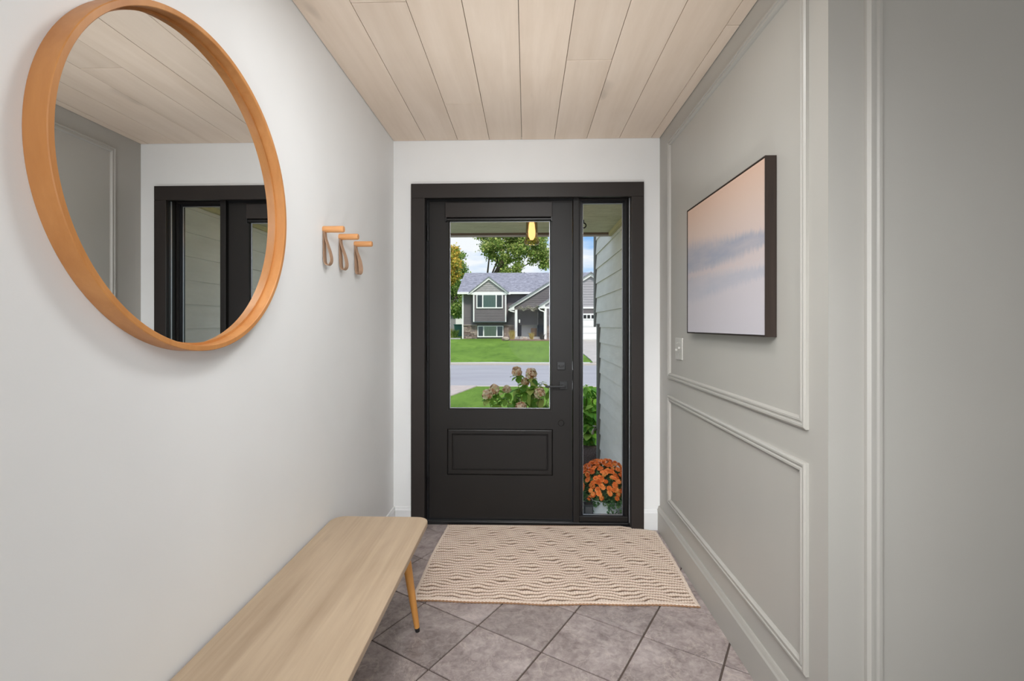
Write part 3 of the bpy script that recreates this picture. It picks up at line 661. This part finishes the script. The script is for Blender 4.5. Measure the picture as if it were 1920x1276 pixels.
# ------------------------------------------------------------------ hydrangeas
M_hleaf = leafmat('hydrangea_leaf', [(0, srgb(96, 146, 52)), (.4, srgb(140, 184, 74)), (.75, srgb(186, 206, 104)), (1, srgb(214, 200, 120))])
M_hleaf2 = leafmat('bright_hydrangea_leaf', [(0, srgb(84, 140, 44)), (.5, srgb(122, 176, 62)), (1, srgb(172, 206, 92))])
M_hflower = leafmat('faded_hydrangea_bloom', [(0, srgb(196, 126, 76)), (.3, srgb(232, 188, 150)), (.7, srgb(246, 228, 196)), (1, srgb(222, 214, 150))], trans=False)
M_stem = flat('green_brown_stem', srgb(104, 100, 56), .7)
def hydrangea(base, label, stems, heads, nleaf, lm, seed, lsize=.115):
    random.seed(seed); h = thing('hydrangea', base, label, 'shrub'); B = Vector(base)
    b = MB(); nodes = []
    for (dx, dy, z) in stems:
        tip = Vector((B.x+dx, B.y+dy, z)); P = []
        for k in range(7):
            t = k/6; P.append(Vector((B.x+dx*(.25+.75*t), B.y+dy*(.25+.75*t), B.z+(z-B.z)*t))+Vector((math.sin(k*1.7+dx*9), math.cos(k*2.1+dy*9), 0))*.01)
        P[0].z = B.z; b.tube(P, [.008-.0009*k for k in range(7)], 6); nodes += [(P[k], k) for k in (1, 2, 3, 4, 4, 5, 5, 6)]
    b.build('stem', M_stem, h, smooth=True)
    lf = leaf_mesh('leaf', lm, lsize, lsize*.72, .22, .35)
    for i in range(nleaf):
        p, k = nodes[i % len(nodes)] if i < len(nodes)*3 else random.choice(nodes)
        a = i*2.4+random.uniform(-.5, .5); tilt = random.uniform(-1.25, .1)
        o = inst(lf, 'leaf', h, p+Vector((0, 0, random.uniform(-.02, .02))), (tilt, random.uniform(-.4, .4), a), random.uniform(.7, 1.25))
    for (dx, dy, z) in stems:
        tp = Vector((B.x+dx, B.y+dy, z+.005))
        for q in range(5):
            inst(lf, 'leaf', h, tp-Vector((0, 0, .012*q)), (random.uniform(-.9, .3), random.uniform(-.3, .3), q*1.3+dx*20), random.uniform(.5, .9))
    for (dx, dy, z, r_) in heads:
        c = Vector((B.x+dx, B.y+dy, z)); b = MB()
        for i in range(170):
            d = Vector((random.gauss(0, 1), random.gauss(0, 1), random.gauss(0, 1))).normalized(); d.z = d.z if d.z > -.6 else -d.z
            p = c+Vector((d.x*r_, d.y*r_, d.z*r_*1.05))*random.uniform(.8, 1.05); q = (d+Vector((random.gauss(0, .3), random.gauss(0, .3), random.gauss(0, .3)))).to_track_quat('Z', 'Y').to_matrix(); s_ = r_*.26
            for k in range(4):
                a = k*PI/2; A = q @ Vector((math.cos(a), math.sin(a), .15))*s_; C_ = q @ Vector((math.cos(a+.7), math.sin(a+.7), .2))*s_*1.05
                D_ = q @ Vector((math.cos(a-.7), math.sin(a-.7), .2))*s_*1.05
                b.add([p, p+D_*.8, p+A*1.2, p+C_*.8], [(0, 1, 2, 3)])
        b.lathe(c, [(0, -r_*.7), (r_*.6, -r_*.4), (r_*.78, 0), (r_*.6, r_*.5), (0, r_*.8)], 'z', 10)
        b.build('flower_head', M_hflower, h)
    return h
def px(u, v, t):   # a point at depth t seen at photo position u,v (planning helper, real distances)
    return ((u-960)/897*t-t*.0301, t, 1.27-(v-609)/897*t)
BX, BY = -.02, 5.6
def rel(u, v, t, r_): p = px(u, v, t); return (p[0]-BX, p[1]-BY, p[2], r_)
heads = [rel(969, 697, 5.6, .058), rel(996, 701, 5.5, .062), rel(927, 731, 5.5, .058), rel(914, 740, 5.4, .055), rel(950, 731, 5.7, .05), rel(1012, 738, 5.4, .06), rel(977, 764, 5.2, .058), rel(985, 716, 5.6, .045)]
stems = [(h_[0], h_[1], h_[2]-.03) for h_ in heads]+[(-.22, -.1, .42), (-.05, -.1, .50), (.12, -.1, .56), (.20, -.05, .60), (-.3, -.1, .3), (.05, -.2, .25), (.3, 0, .5), (-.15, -.15, .35), (.15, .1, .45), (.24, -.15, .35), (.02, -.05, .5), (-.1, 0, .42)]
hydrangea((BX, BY, -.325), 'hydrangea with fading pink cream flower heads seen through the door pane', stems, heads, 190, M_hleaf, 3, .13)
st2 = [(x, y, z) for x, y, z in [(-.14, 0, .38), (-.05, -.05, .44), (.05, 0, .40), (.15, .0, .42), (-.18, -.1, .25), (-.08, -.15, .2), (.04, -.14, .22), (.16, -.1, .3), (.24, 0, .36), (0, .1, .45), (-.12, .1, .42), (-.16, -.16, .05), (-.02, -.2, .0), (.1, -.16, .05)]]
hydrangea((.83, 6.42, -.325), 'leafy bright green hydrangea beyond the siding corner seen through the sidelight', st2, [], 210, M_hleaf2, 5, .125)

# ------------------------------------------------------------------ the house across the street
random.seed(11)
M_sid = flat('dark_taupe_vinyl_siding', srgb(116, 110, 112), .75, .25, scale=2)
M_sid2 = flat('light_taupe_shakes', srgb(166, 162, 162), .75, .25, scale=6, var=.12)
M_sid3 = flat('pale_grey_vinyl_siding', srgb(172, 168, 174), .75, .25, scale=2)
M_wtrim = flat('white_house_trim', (.88, .87, .86, 1), .6, .3, var=.02)
m = Mat('grey_blue_asphalt_shingles'); v_ = m.vec((1, 1, 1), rand=False); f1 = m.noise(m.vec((1, 2, 2), rand=False), 3.2, 8, .8)
M_shingle = m.set(m.ramp(f1, [(.35, srgb(104, 104, 114)), (.5, srgb(144, 144, 156)), (.65, srgb(178, 178, 190))]), .9, .15)
M_hglass = thin_glass('house_window_glass', (.86, .92, .90, 1), 1.2)
M_curt = flat('pale_green_curtain', srgb(206, 220, 208), .8); M_blind = flat('cream_vertical_blind', srgb(226, 226, 186), .8)
M_room = flat('dim_room', srgb(96, 106, 112), .9)
ho = thing('house', (0, 38, .17), 'grey split level house with white trim across the street', 'house')
def laps(x0, x1, z0, z1, Y, xlim=None, p=.125, mat=None, name='siding'):
    b = MB(); z = z0
    while z < z1-.01:
        za, zb = z, min(z+p, z1); l0, l1 = (x0, x1) if xlim is None else xlim((za))
        m0, m1 = (x0, x1) if xlim is None else xlim((zb))
        if l1-l0 > .03:
            if m1 < m0: m0 = m1 = (m0+m1)/2
            b.add([(l0, Y-.022, za), (l1, Y-.022, za), (m1, Y, zb), (m0, Y, zb), (l0, Y+.0, za), (l1, Y+.0, za)], [(0, 1, 2, 3), (4, 5, 1, 0)])
        z += p
    o = b.build(name, mat or M_sid, ho); o['kind'] = 'stuff'; return o
def gable(x0, x1, zb, xp, zp, Y, w_=.16, d=.12):   # white rake boards
    b = MB()
    for xa in (x0, x1):
        b.prism([(xa, Y, zb-w_), (xa, Y, zb), (xp, Y, zp), (xp, Y, zp-w_*1.25)], (0, -d, 0))
    return b
# main wall body
HB = .17
b = MB().box(-5.04, -.95, 38.03, 45.5, HB-.6, 3.72).box(-.95, 6, 38.93, 45.5, HB-.6, 3.72).box(-.95, 6, 38.03, 38.93, 2.72, 3.72); b.build('wall', M_sid, ho)
# main wall
laps(-5.04, .9, 1.27, 3.80, 38.0)
box('corner_post', M_wtrim, -5.12, -5.0, 37.93, 38.06, HB, 3.8, ho)
# roof
def slab(pts, th, name, mat, parent): return MB().prism(pts, (0, 0, -th)).build(name, mat, parent)
slab([(-5.42, 37.45, 3.86), (14, 37.45, 3.86), (14, 42, 5.86), (-5.42, 42, 5.86)], .1, 'roof', M_shingle, ho)
slab([(-5.42, 42, 5.86), (14, 42, 5.86), (14, 46.6, 3.86), (-5.42, 46.6, 3.86)], .1, 'roof', M_shingle, ho)
box('fascia', M_wtrim, -5.42, 14, 37.40, 37.45, 3.70, 3.86, ho); box('soffit', M_wtrim, -5.42, 14, 37.45, 38.0, 3.70, 3.74, ho)
# bay
bX0, bX1 = -4.18, -1.58; BYY = 37.45
b = MB().box(bX0+.03, bX1-.03, BYY+.03, 38.02, 1.55, 3.70); b.build('bay', M_sid, ho)
laps(bX0+.05, bX1-.05, 1.56, 3.66, BYY)
for x in (bX0, bX1-.09): box('corner_post', M_wtrim, x, x+.10, BYY-.04, BYY+.05, 1.52, 3.70, ho)
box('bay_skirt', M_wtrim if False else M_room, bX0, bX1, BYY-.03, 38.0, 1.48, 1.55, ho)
box('frieze', M_wtrim, bX0-.05, bX1+.05, BYY-.06, BYY+.02, 3.62, 3.80, ho)
apx, apz = -2.93, 5.02
slopeL = (apz-3.72)/(apx-(-4.45))
laps(-4.3, -1.5, 3.80, 4.9, BYY-.02, lambda z: (apx-(apz-.12-z)/slopeL, apx+(apz-.12-z)/slopeL), .16, M_sid2, 'gable_siding')
gable(-4.50, -1.36, 3.80, apx, apz, BYY-.05).build('rake_board', M_wtrim, ho)
for s, xe in ((-1, -4.50), (1, -1.36)):
    slab([(xe, BYY-.25, 3.84), (apx, BYY-.25, apz+.06), (apx, 40.3, apz+.06), (xe, 40.3, 3.84)], .06, 'gable_roof', M_shingle, ho)
box('eave_return', M_wtrim, -4.62, -4.16, BYY-.1, BYY+.1, 3.66, 3.82, ho); box('eave_return', M_wtrim, -1.70, -1.24, BYY-.1, BYY+.1, 3.66, 3.82, ho)
def window3(x0, x1, z0, z1, Y, splits, mid):
    f = box('window', M_wtrim, x0, x1, Y-.06, Y-.02, z0, z0+.09, ho)
    fb = MB().box(x0, x1, Y-.05, Y-.01, z1-.07, z1); 
    xs = [x0]+list(splits)+[x1]
    for x in xs: 
        a, c_ = (x, x+.08) if x == x0 else ((x-.08, x) if x == x1 else (x-.045, x+.045))
        fb.box(a, c_, Y-.051, Y-.011, z0+.09, z1-.07)
    fb.build('window_frame', M_wtrim, f)
    box('dim_interior', M_room, x0+.05, x1-.05, Y-.008, Y-.004, z0+.05, z1-.05, f)
    for i in range(3):
        MB().box(xs[i]+.03, xs[i+1]-.03, Y-.032, Y-.028, z0+.06, z1-.05).build('pane', M_hglass, f)
    b = MB(); n = 14; a, c_ = xs[1]+.05, xs[2]-.05
    for k in range(n):
        q = a+(c_-a)*k/n; b.box(q, q+(c_-a)/n*.72, Y-.020, Y-.014, z0+.09, z1-.07)
    b.build('curtain', mid, f)
window3(-3.92, -1.84, 2.57, 3.70-.02, BYY-.02, (-3.42, -2.36), M_curt)
window3(-3.90, -1.82, .30, 1.22, 38.0, (-3.40, -2.35), M_blind)
# stone
M_stone = leafmat('ledge_stone', [(0, srgb(112, 96, 90)), (.35, srgb(150, 132, 122)), (.7, srgb(176, 158, 146)), (1, srgb(134, 122, 120))], .9, False)
def stones(x0, x1, z0, z1, Y):
    b = MB(); z = z0
    while z < z1-.02:
        hh = random.uniform(.08, .14); hh = min(hh, z1-z); x = x0
        while x < x1-.02:
            ww = min(random.uniform(.14, .42), x1-x); dd = random.uniform(.04, .11)
            b.box(x+.006, x+ww-.006, Y-dd, Y+.02, z+.005, z+hh-.005); x += ww
        z += hh
    o = b.build('stone_veneer', M_stone, ho); o['kind'] = 'stuff'
stones(-5.0, -3.93, HB-.05, 1.24, 38.0); stones(-1.79, -.85, HB-.05, 1.24, 38.0)
box('water_table', flat('stone_cap', srgb(176, 162, 150), .8), -5.0, -3.93, 37.86, 38.0, 1.24, 1.29, ho); box('water_table', flat('stone_cap', srgb(176, 162, 150), .8), -1.79, -.85, 37.86, 38.0, 1.24, 1.29, ho)
# entry porch gable
EY = 37.0; ex0, ez0, exp_, ezp = -1.30, 2.55, 2.55, 5.03
sl_e = (ezp-ez0)/(exp_-ex0)
laps(-1, 5, 2.62, 5.0, EY+.02, lambda z: (max(-.95, exp_-(ezp-.15-z)/sl_e), exp_+(ezp-.15-z)/sl_e), .14, M_sid, 'gable_siding')
gable(ex0, 2*exp_-ex0, ez0+.1, exp_, ezp+.04, EY, .20, .14).build('rake_board', M_wtrim, ho)
slab([(ex0-.05, EY-.3, ez0+.14), (exp_, EY-.3, ezp+.12), (exp_, 41, ezp+.12), (ex0-.05, 41, ez0+.14)], .07, 'entry_roof', M_shingle, ho)
MB().prism([(-1.42, EY-.16, 2.42), (-.93, EY-.16, 2.42), (-.93, EY-.16, 2.74), (-1.30, EY-.16, 2.56)], (0, .2, 0)).build('eave_return', M_wtrim, ho)
box('beam', flat('taupe_beam', srgb(120, 112, 110), .7), -.93, 1.5, EY+.02, EY+.2, 2.45, 2.64, ho)
box('post', M_wtrim, -.89, -.70, EY, EY+.2, .30, 2.45, ho)
MB().tube([(-1.38, EY-.1, 2.46), (-1.2, EY-.1, 2.34), (-.93, EY-.06, 2.28)], .05, 8).build('downspout', M_wtrim, ho, smooth=True)
box('porch_slab', M_conc, -.95, 1.4, 36.7, 38.9, -.1, .36, ho)
box('entry_wall', flat('slate_blue_entry_wall', srgb(92, 94, 106), .8), -.95, 1.5, 38.8, 38.9, .3, 2.7, ho)
box('entry_side_wall', M_sid, -.98, -.85, 37.2, 38.9, .3, 2.6, ho)
hd = box('entry_door', M_wtrim, -.40, .42, 38.74, 38.80, .37, 2.32, ho); box('door_panes', M_room, -.16, .24, 38.72, 38.738, 1.45, 2.10, hd)
b = MB().box(-.16, .24, 38.70, 38.719, 1.76, 1.79).box(.03, .05, 38.70, 38.719, 1.45, 2.1); b.build('muntins', M_wtrim, hd)
MB().lathe((.33, 38.71, 1.30), [(0, -.05), (.035, -.05), (.035, .03), (0, .03)], 'y', 10).build('door_knob', M_black, hd)
MB().lathe((.33, 38.71, 1.48), [(0, -.05), (.03, -.05), (.03, .03), (0, .03)], 'y', 10).build('deadbolt', M_black, hd)
sd = box('door_sidelight', M_wtrim, .42, .95, 38.75, 38.80, .37, 2.32, ho); box('sidelight_pane', M_room, .58, .80, 38.73, 38.748, 1.35, 2.15, sd)
wl_ = MB().lathe((1.2, 38.7, 1.9), [(0, .12), (.05, .1), (.06, -.08), (0, -.12)], 'z', 8).build('wall_lantern', M_black, ho)
# garage wing
GY = 36.0; gx_l, gxp, gzp = .96, 4.80, 5.12; gz_l = 2.62; sg = (gzp-gz_l)/(gxp-gx_l)
b = MB().box(1.45, 8.15, GY+.06, 41, -.3, 2.6); b.build('garage_body', M_sid, ho)
laps(1.45, 2.3, 1.25, 2.55, GY+.03)
laps(1.0, 9, 2.62, 5.0, GY, lambda z: (max(1.35, gxp-(gzp-.15-z)/sg), min(8.2, gxp+(gzp-.15-z)/sg)), .19, M_sid3, 'gable_siding')
box('band_board', M_wtrim, 1.3, 8.3, GY-.04, GY+.02, 2.50, 2.63, ho)
laps(2.2, 7.5, 2.14, 2.50, GY+.03)
gable(gx_l, 2*gxp-gx_l, gz_l+.08, gxp, gzp+.04, GY-.05, .20, .14).build('rake_board', M_wtrim, ho)
for xe in (gx_l-.05, 2*gxp-gx_l+.05): slab([(xe, GY-.35, gz_l+.12), (gxp, GY-.35, gzp+.12), (gxp, 42, gzp+.12), (xe, 42, gz_l+.12)], .07, 'garage_roof', M_shingle, ho)
MB().prism([(.84, GY-.2, 2.52), (1.40, GY-.2, 2.52), (1.40, GY-.2, 2.86), (1.0, GY-.2, 2.66)], (0, .2, 0)).build('eave_return', M_wtrim, ho)
box('corner_post', M_wtrim, 1.36, 1.52, GY-.05, GY+.06, .12, 2.55, ho)
MB().tube([(.92, GY-.25, 2.50), (1.05, GY-.2, 2.36), (1.30, GY-.14, 2.28), (1.34, GY-.12, 2.2), (1.34, GY-.12, .3), (1.20, GY-.14, .18)], .045, 8).build('downspout', M_wtrim, ho, smooth=True)
stones(1.53, 2.25, .05, 1.22, GY+.02)
gd = box('garage_door', M_wtrim, 2.40, 7.20, GY-.02, GY+.04, .13, 2.13, ho)
for r_ in range(4):
    z_a = .14+r_*.5
    for c_ in range(8):
        xa = 2.44+c_*.595
        if r_ < 3: MB().box(xa+.05, xa+.54, GY-.035, GY-.021, z_a+.08, z_a+.42).build('door_panel', M_wtrim, gd)
        else: 
            pn = MB().box(xa+.05, xa+.54, GY-.03, GY-.021, z_a+.12, z_a+.38).build('door_window', M_black, gd)
    MB().box(2.40, 7.20, GY-.025, GY-.0205, z_a-.012, z_a+.004).build('section_gap', M_room, gd)
for k in range(16):
    xa = 2.44+k*.2975; MB().box(xa-.03, xa+.03, GY-.036, GY-.031, 1.74, 2.05).build('door_muntin', M_wtrim, gd)
# garland on the beam
b = MB(); pts = [(-.55+2.0*random.random(), EY-.05+random.gauss(0, .05), 0) for _ in range(420)]
pts = [(x, y, 2.56+.10*math.sin(x*9)+random.gauss(0, .06)) for x, y, _ in pts]; scatter_leaves(b, pts, .10, .06)
ga = b.build('garland', leafmat('dry_garland', [(0, srgb(96, 104, 80)), (.5, srgb(170, 168, 150)), (1, srgb(206, 196, 180))], .9, False), origin=(.4, EY-.05, 2.55)); tag(ga, 'dry leafy garland along the entry porch beam', 'garland')
# entry bed, things by the door
mb2 = MB().prism([(x, y, .10) for x, y in [(-1.85, 35.6), (-1.9, 37.9), (2.9, 37.9), (2.9, 34.6), (.2, 34.8)]], (0, 0, .09)).build('mulch_bed', flat('red_brown_mulch', srgb(138, 112, 102), .95, .1, var=.3, scale=30), origin=(0, 36, .1)); tag(mb2, 'reddish mulch bed in front of the grey house entry', 'mulch', kind='structure')
cb = thing('cardboard_box', (.72, 38.5, .36), 'brown cardboard box beside the white entry door across the street', 'box')
M_card = flat('cardboard', srgb(172, 134, 104), .85); box('carton', M_card, .38, .82, 38.3, 38.66, .361, 1.02, cb); box('tape', flat('packing_tape', srgb(190, 160, 128), .5), .57, .62, 38.29, 38.299, .362, 1.02, cb)
ch = thing('porch_chair', (1.15, 38.1, .36), 'dark blue chair on the porch of the grey house', 'chair')
M_nav = flat('navy_slats', srgb(52, 62, 82), .6)
box('seat', M_nav, .88, 1.38, 37.85, 38.3, .74, .79, ch); box('backrest', M_nav, .88, 1.38, 38.3, 38.36, .79, 1.28, ch)
for x in (.90, 1.32):
    for y in (37.87, 38.28): box('leg', M_nav, x, x+.05, y, y+.05, .361, .739, ch)
for x in (.86, 1.36): box('armrest', M_nav, x, x+.05, 37.85, 38.3, .95, .99, ch)
lp = thing('shepherd_hook', (-.53, 36.4, .19), 'thin black garden hook standing in the bed by the entry', 'garden hook')
MB().tube([(-.53, 36.4, .0), (-.53, 36.4, 2.0), (-.50, 36.4, 2.12), (-.42, 36.4, 2.14), (-.37, 36.4, 2.05)], .018, 8).build('pole', M_black, lp, smooth=True)
MB().lathe((-.53, 36.4, 1.55), [(0, .15), (.06, .12), (.05, -.1), (0, -.14)], 'z', 8).build('hanging_ornament', M_wtrim, lp)
def tuft(u_, Y, z, hgt, n, mat, label, name='ornamental_grass', spread=.35):
    x = u_; b = MB()
    for i in range(n):
        a = random.uniform(0, 2*PI); s_ = random.uniform(0, spread); hh = hgt*random.uniform(.5, 1.1); w_ = .018
        p0 = Vector((x+random.gauss(0, .05), Y+random.gauss(0, .05), z)); p1 = p0+Vector((math.cos(a)*s_*.4, math.sin(a)*s_*.4, hh*.7)); p2 = p0+Vector((math.cos(a)*s_, math.sin(a)*s_, hh))
        sd_ = Vector((w_, 0, 0)); b.add([p0-sd_, p0+sd_, p1+sd_, p1-sd_, p2], [(0, 1, 2, 3), (3, 2, 4)])
    o = b.build(name, mat, origin=(x, Y, z)); return tag(o, label, 'plant')
M_yel = leafmat('yellow_grass', [(0, srgb(150, 130, 60)), (.5, srgb(196, 176, 96)), (1, srgb(214, 196, 130))])
M_grn = leafmat('shrub_green', [(0, srgb(60, 92, 42)), (.5, srgb(100, 132, 62)), (1, srgb(150, 164, 84))])
tuft(-1.05, 36.0, .15, .75, 150, M_yel, 'yellow ornamental grass clump left of the entry post')
tuft(.38, 35.8, .15, .55, 90, M_yel, 'smaller yellow grass clump in front of the entry door')
tuft(1.15, 35.6, .14, .5, 80, flat('dark_twigs', srgb(70, 66, 66), .8), 'dark twiggy plant below the porch chair')
for x, y, lab in ((-1.62, 36.2, 'pale landscape boulder left of the yellow grass'), (-1.5, 35.3, 'low tan boulder in front of the yellow grass'), (-.15, 35.6, 'small grey boulder right of the garden hook')):
    b = MB(); vs = []; sg_ = 10
    bmx = bmesh.new(); bmesh.ops.create_icosphere(bmx, subdivisions=3, radius=1)
    me = bpy.data.meshes.new('boulder')
    for v in bmx.verts: v.co = Vector((v.co.x*.24, v.co.y*.18, v.co.z*.14))*(1+.35*noise.noise(v.co*1.6+Vector((x, y, 0))))
    bmx.to_mesh(me); bmx.free(); o = bpy.data.objects.new('boulder', me); COL.objects.link(o); o.location = (x, y, .24); me.materials.append(flat('boulder_stone', srgb(176, 160, 146), .9)); tag(o, lab, 'rock')
# left of the house
sh = thing('neighbour_house', (-9.5, 58, .3), 'distant grey house half hidden at the far left', 'house')
box('wall', flat('pale_grey_siding', srgb(150, 148, 150), .8), -14, -6.8, 58, 64, .2, 2.5, sh)
MB().prism([(-14.4, 57.6, 2.5), (-6.4, 57.6, 2.5), (-7.6, 57.6, 3.9), (-13, 57.6, 3.9)], (0, 7, 0)).build('roof', M_shingle, sh)
box('window', M_wtrim, -8.6, -7.7, 57.95, 57.999, 1.1, 2.1, sh)
bn = thing('rubbish_bin', (-6.1, 43, .3), 'teal green lidded bin left of the grey house', 'bin')
M_teal = flat('teal_plastic', srgb(62, 112, 96), .5)
MB().prism([(-6.42, 42.7, .26), (-5.8, 42.7, .26), (-5.74, 42.7, 1.25), (-6.48, 42.7, 1.25)], (0, .6, 0)).build('bin_body', M_teal, bn, bevel=.03); box('bin_lid', M_teal, -6.52, -5.70, 42.62, 43.34, 1.251, 1.34, bn, .03)
box('edging', M_conc, -6.6, -5.15, 37.2, 37.4, .1, .26)
tag(bpy.data.objects['edging'], 'pale concrete edging strip left of the house', 'edging', kind='structure')
tuft(-5.75, 38.6, .18, .7, 260, M_grn, 'low green garden plants left of the house corner', 'garden_plants', .5)
tuft(-6.5, 40.4, .18, .8, 260, M_yel, 'yellowing garden plants at the far left edge', 'garden_plants', .5)

# ------------------------------------------------------------------ trees
def tree(base, H, crown, nleaf, stops, label, seed, leafL=.22, trunk_r=.28, forks=6, cluster=.75, ncl=90, name='tree'):
    """crown: list of ellipsoids (cx,cy,cz,rx,ry,rz) in world coordinates"""
    random.seed(seed); R_ = np.random.default_rng(seed)
    t = thing(name, base, label, 'tree'); B = Vector(base)
    cents = []
    while len(cents) < ncl:
        c = random.choices(crown, weights=[q[3]*q[5]*q[4] for q in crown])[0]; d = Vector(R_.normal(size=3)).normalized()*random.uniform(.35, 1)**.6
        cents.append(Vector((c[0]+d.x*c[3], c[1]+d.y*c[4], c[2]+d.z*c[5])))
    tr_ = MB(); top = B+Vector((0, 0, H*.38)); tr_.tube([B, B.lerp(top, .5)+Vector((.06, 0, 0)), top], [trunk_r, trunk_r*.8, trunk_r*.62], 10)
    tops = []
    for k in range(forks):
        c = crown[k % len(crown)]; a = k*2.4; e_ = Vector((c[0]+math.cos(a)*c[3]*.45, c[1]+math.sin(a)*c[4]*.4, c[2]+c[5]*.25))
        mid = top.lerp(e_, .45)+Vector((random.gauss(0, .2), random.gauss(0, .2), .3)); tr_.tube([top, mid, e_], [trunk_r*.5, trunk_r*.32, trunk_r*.12], 8); tops += [mid, mid.lerp(e_, .5), e_]
    for c in cents:
        s_ = min(tops, key=lambda q: (q-c).length+random.uniform(0, .8)); mid = s_.lerp(c, .5)+Vector((random.gauss(0, .12), random.gauss(0, .12), random.gauss(0, .12)))
        tr_.tube([s_, mid, c], [trunk_r*.14, trunk_r*.09, trunk_r*.03], 5, False)
    tr_.build('trunk', flat('grey_brown_bark', srgb(104, 92, 80), .9, .1, var=.2), t, smooth=True)
    n = nleaf; ci = R_.integers(0, len(cents), n); C_ = np.array([tuple(c) for c in cents])[ci]; cs_ = cluster*R_.uniform(.6, 1.3, len(cents))[ci]
    P = C_+R_.normal(size=(n, 3))*cs_[:, None]*np.array([.55, .55, .42])
    d = R_.normal(size=(n, 3)); d[:, 2] -= .5; d /= np.linalg.norm(d, axis=1)[:, None]
    s_ = np.cross(d, R_.normal(size=(n, 3))); s_ /= np.linalg.norm(s_, axis=1)[:, None]
    L = leafL*R_.uniform(.6, 1.3, n)[:, None]; W_ = L*.38
    V = np.stack([P, P+d*L*.5+s_*W_, P+d*L, P+d*L*.5-s_*W_], 1).reshape(-1, 3)-np.array(base)
    me = bpy.data.meshes.new('foliage'); me.vertices.add(4*n); me.vertices.foreach_set('co', V.ravel()); me.loops.add(4*n); me.loops.foreach_set('vertex_index', np.arange(4*n, dtype=np.int32))
    me.polygons.add(n); me.polygons.foreach_set('loop_start', np.arange(0, 4*n, 4, dtype=np.int32)); me.polygons.foreach_set('loop_total', np.full(n, 4, np.int32)); me.update(calc_edges=True)
    o = bpy.data.objects.new('foliage', me); COL.objects.link(o); o.parent = t; o['kind'] = 'stuff'; me.materials.append(leafmat('tree_leaves', stops))
    return t
G1 = [(0, srgb(104, 136, 62)), (.4, srgb(148, 172, 86)), (.75, srgb(186, 200, 112)), (1, srgb(216, 214, 136))]
G2 = [(0, srgb(128, 150, 66)), (.35, srgb(178, 184, 84)), (.65, srgb(226, 200, 84)), (1, srgb(240, 184, 92))]
G3 = [(0, srgb(98, 136, 64)), (.5, srgb(138, 170, 88)), (1, srgb(186, 198, 112))]
def far(cs, k): return [tuple(a*k if n != 2 else 1.27+(a-1.27)*k for n, a in enumerate(c)) for c in cs]
tree((-4.6, 54, .3), 13, far([(-2.2, 50, 9.6, 2.4, 2.4, 2.0), (.3, 50, 10.0, 2.1, 2.2, 2.2), (-3.6, 50, 10.6, 1.5, 1.6, 1.4), (1.3, 50, 8.2, 1.0, 1.6, 1.1), (-1.4, 50, 7.0, 1.9, 1.8, .8), (-.2, 50, 12.4, 3.0, 2.6, 1.4)], 1.08), 30000, G1, 'tall green tree with open branches behind the grey roof', 21, .26, .26, 7, .62, 130)
tree((-9.3, 50.5, .3), 11, far([(-7.4, 47, 6.6, 1.5, 1.6, 2.4), (-8.6, 47, 5.4, 2.4, 1.7, 2.6), (-6.9, 47, 3.6, .9, 1.4, 1.7)], 1.07), 22000, G3, 'dense green tree left of the grey house', 22, .23, .24, 5, .55, 95)
tree((-7.7, 43.6, .3), 10, [(-6.9, 43.6, 8.0, .6, .9, .7), (-6.7, 43.6, 7.0, .6, .9, .9), (-7.2, 43.6, 6.1, .8, .9, 1.0)], 8000, G2, 'yellowing autumn tree at the left edge of the door pane', 23, .2, .16, 4, .42, 40)
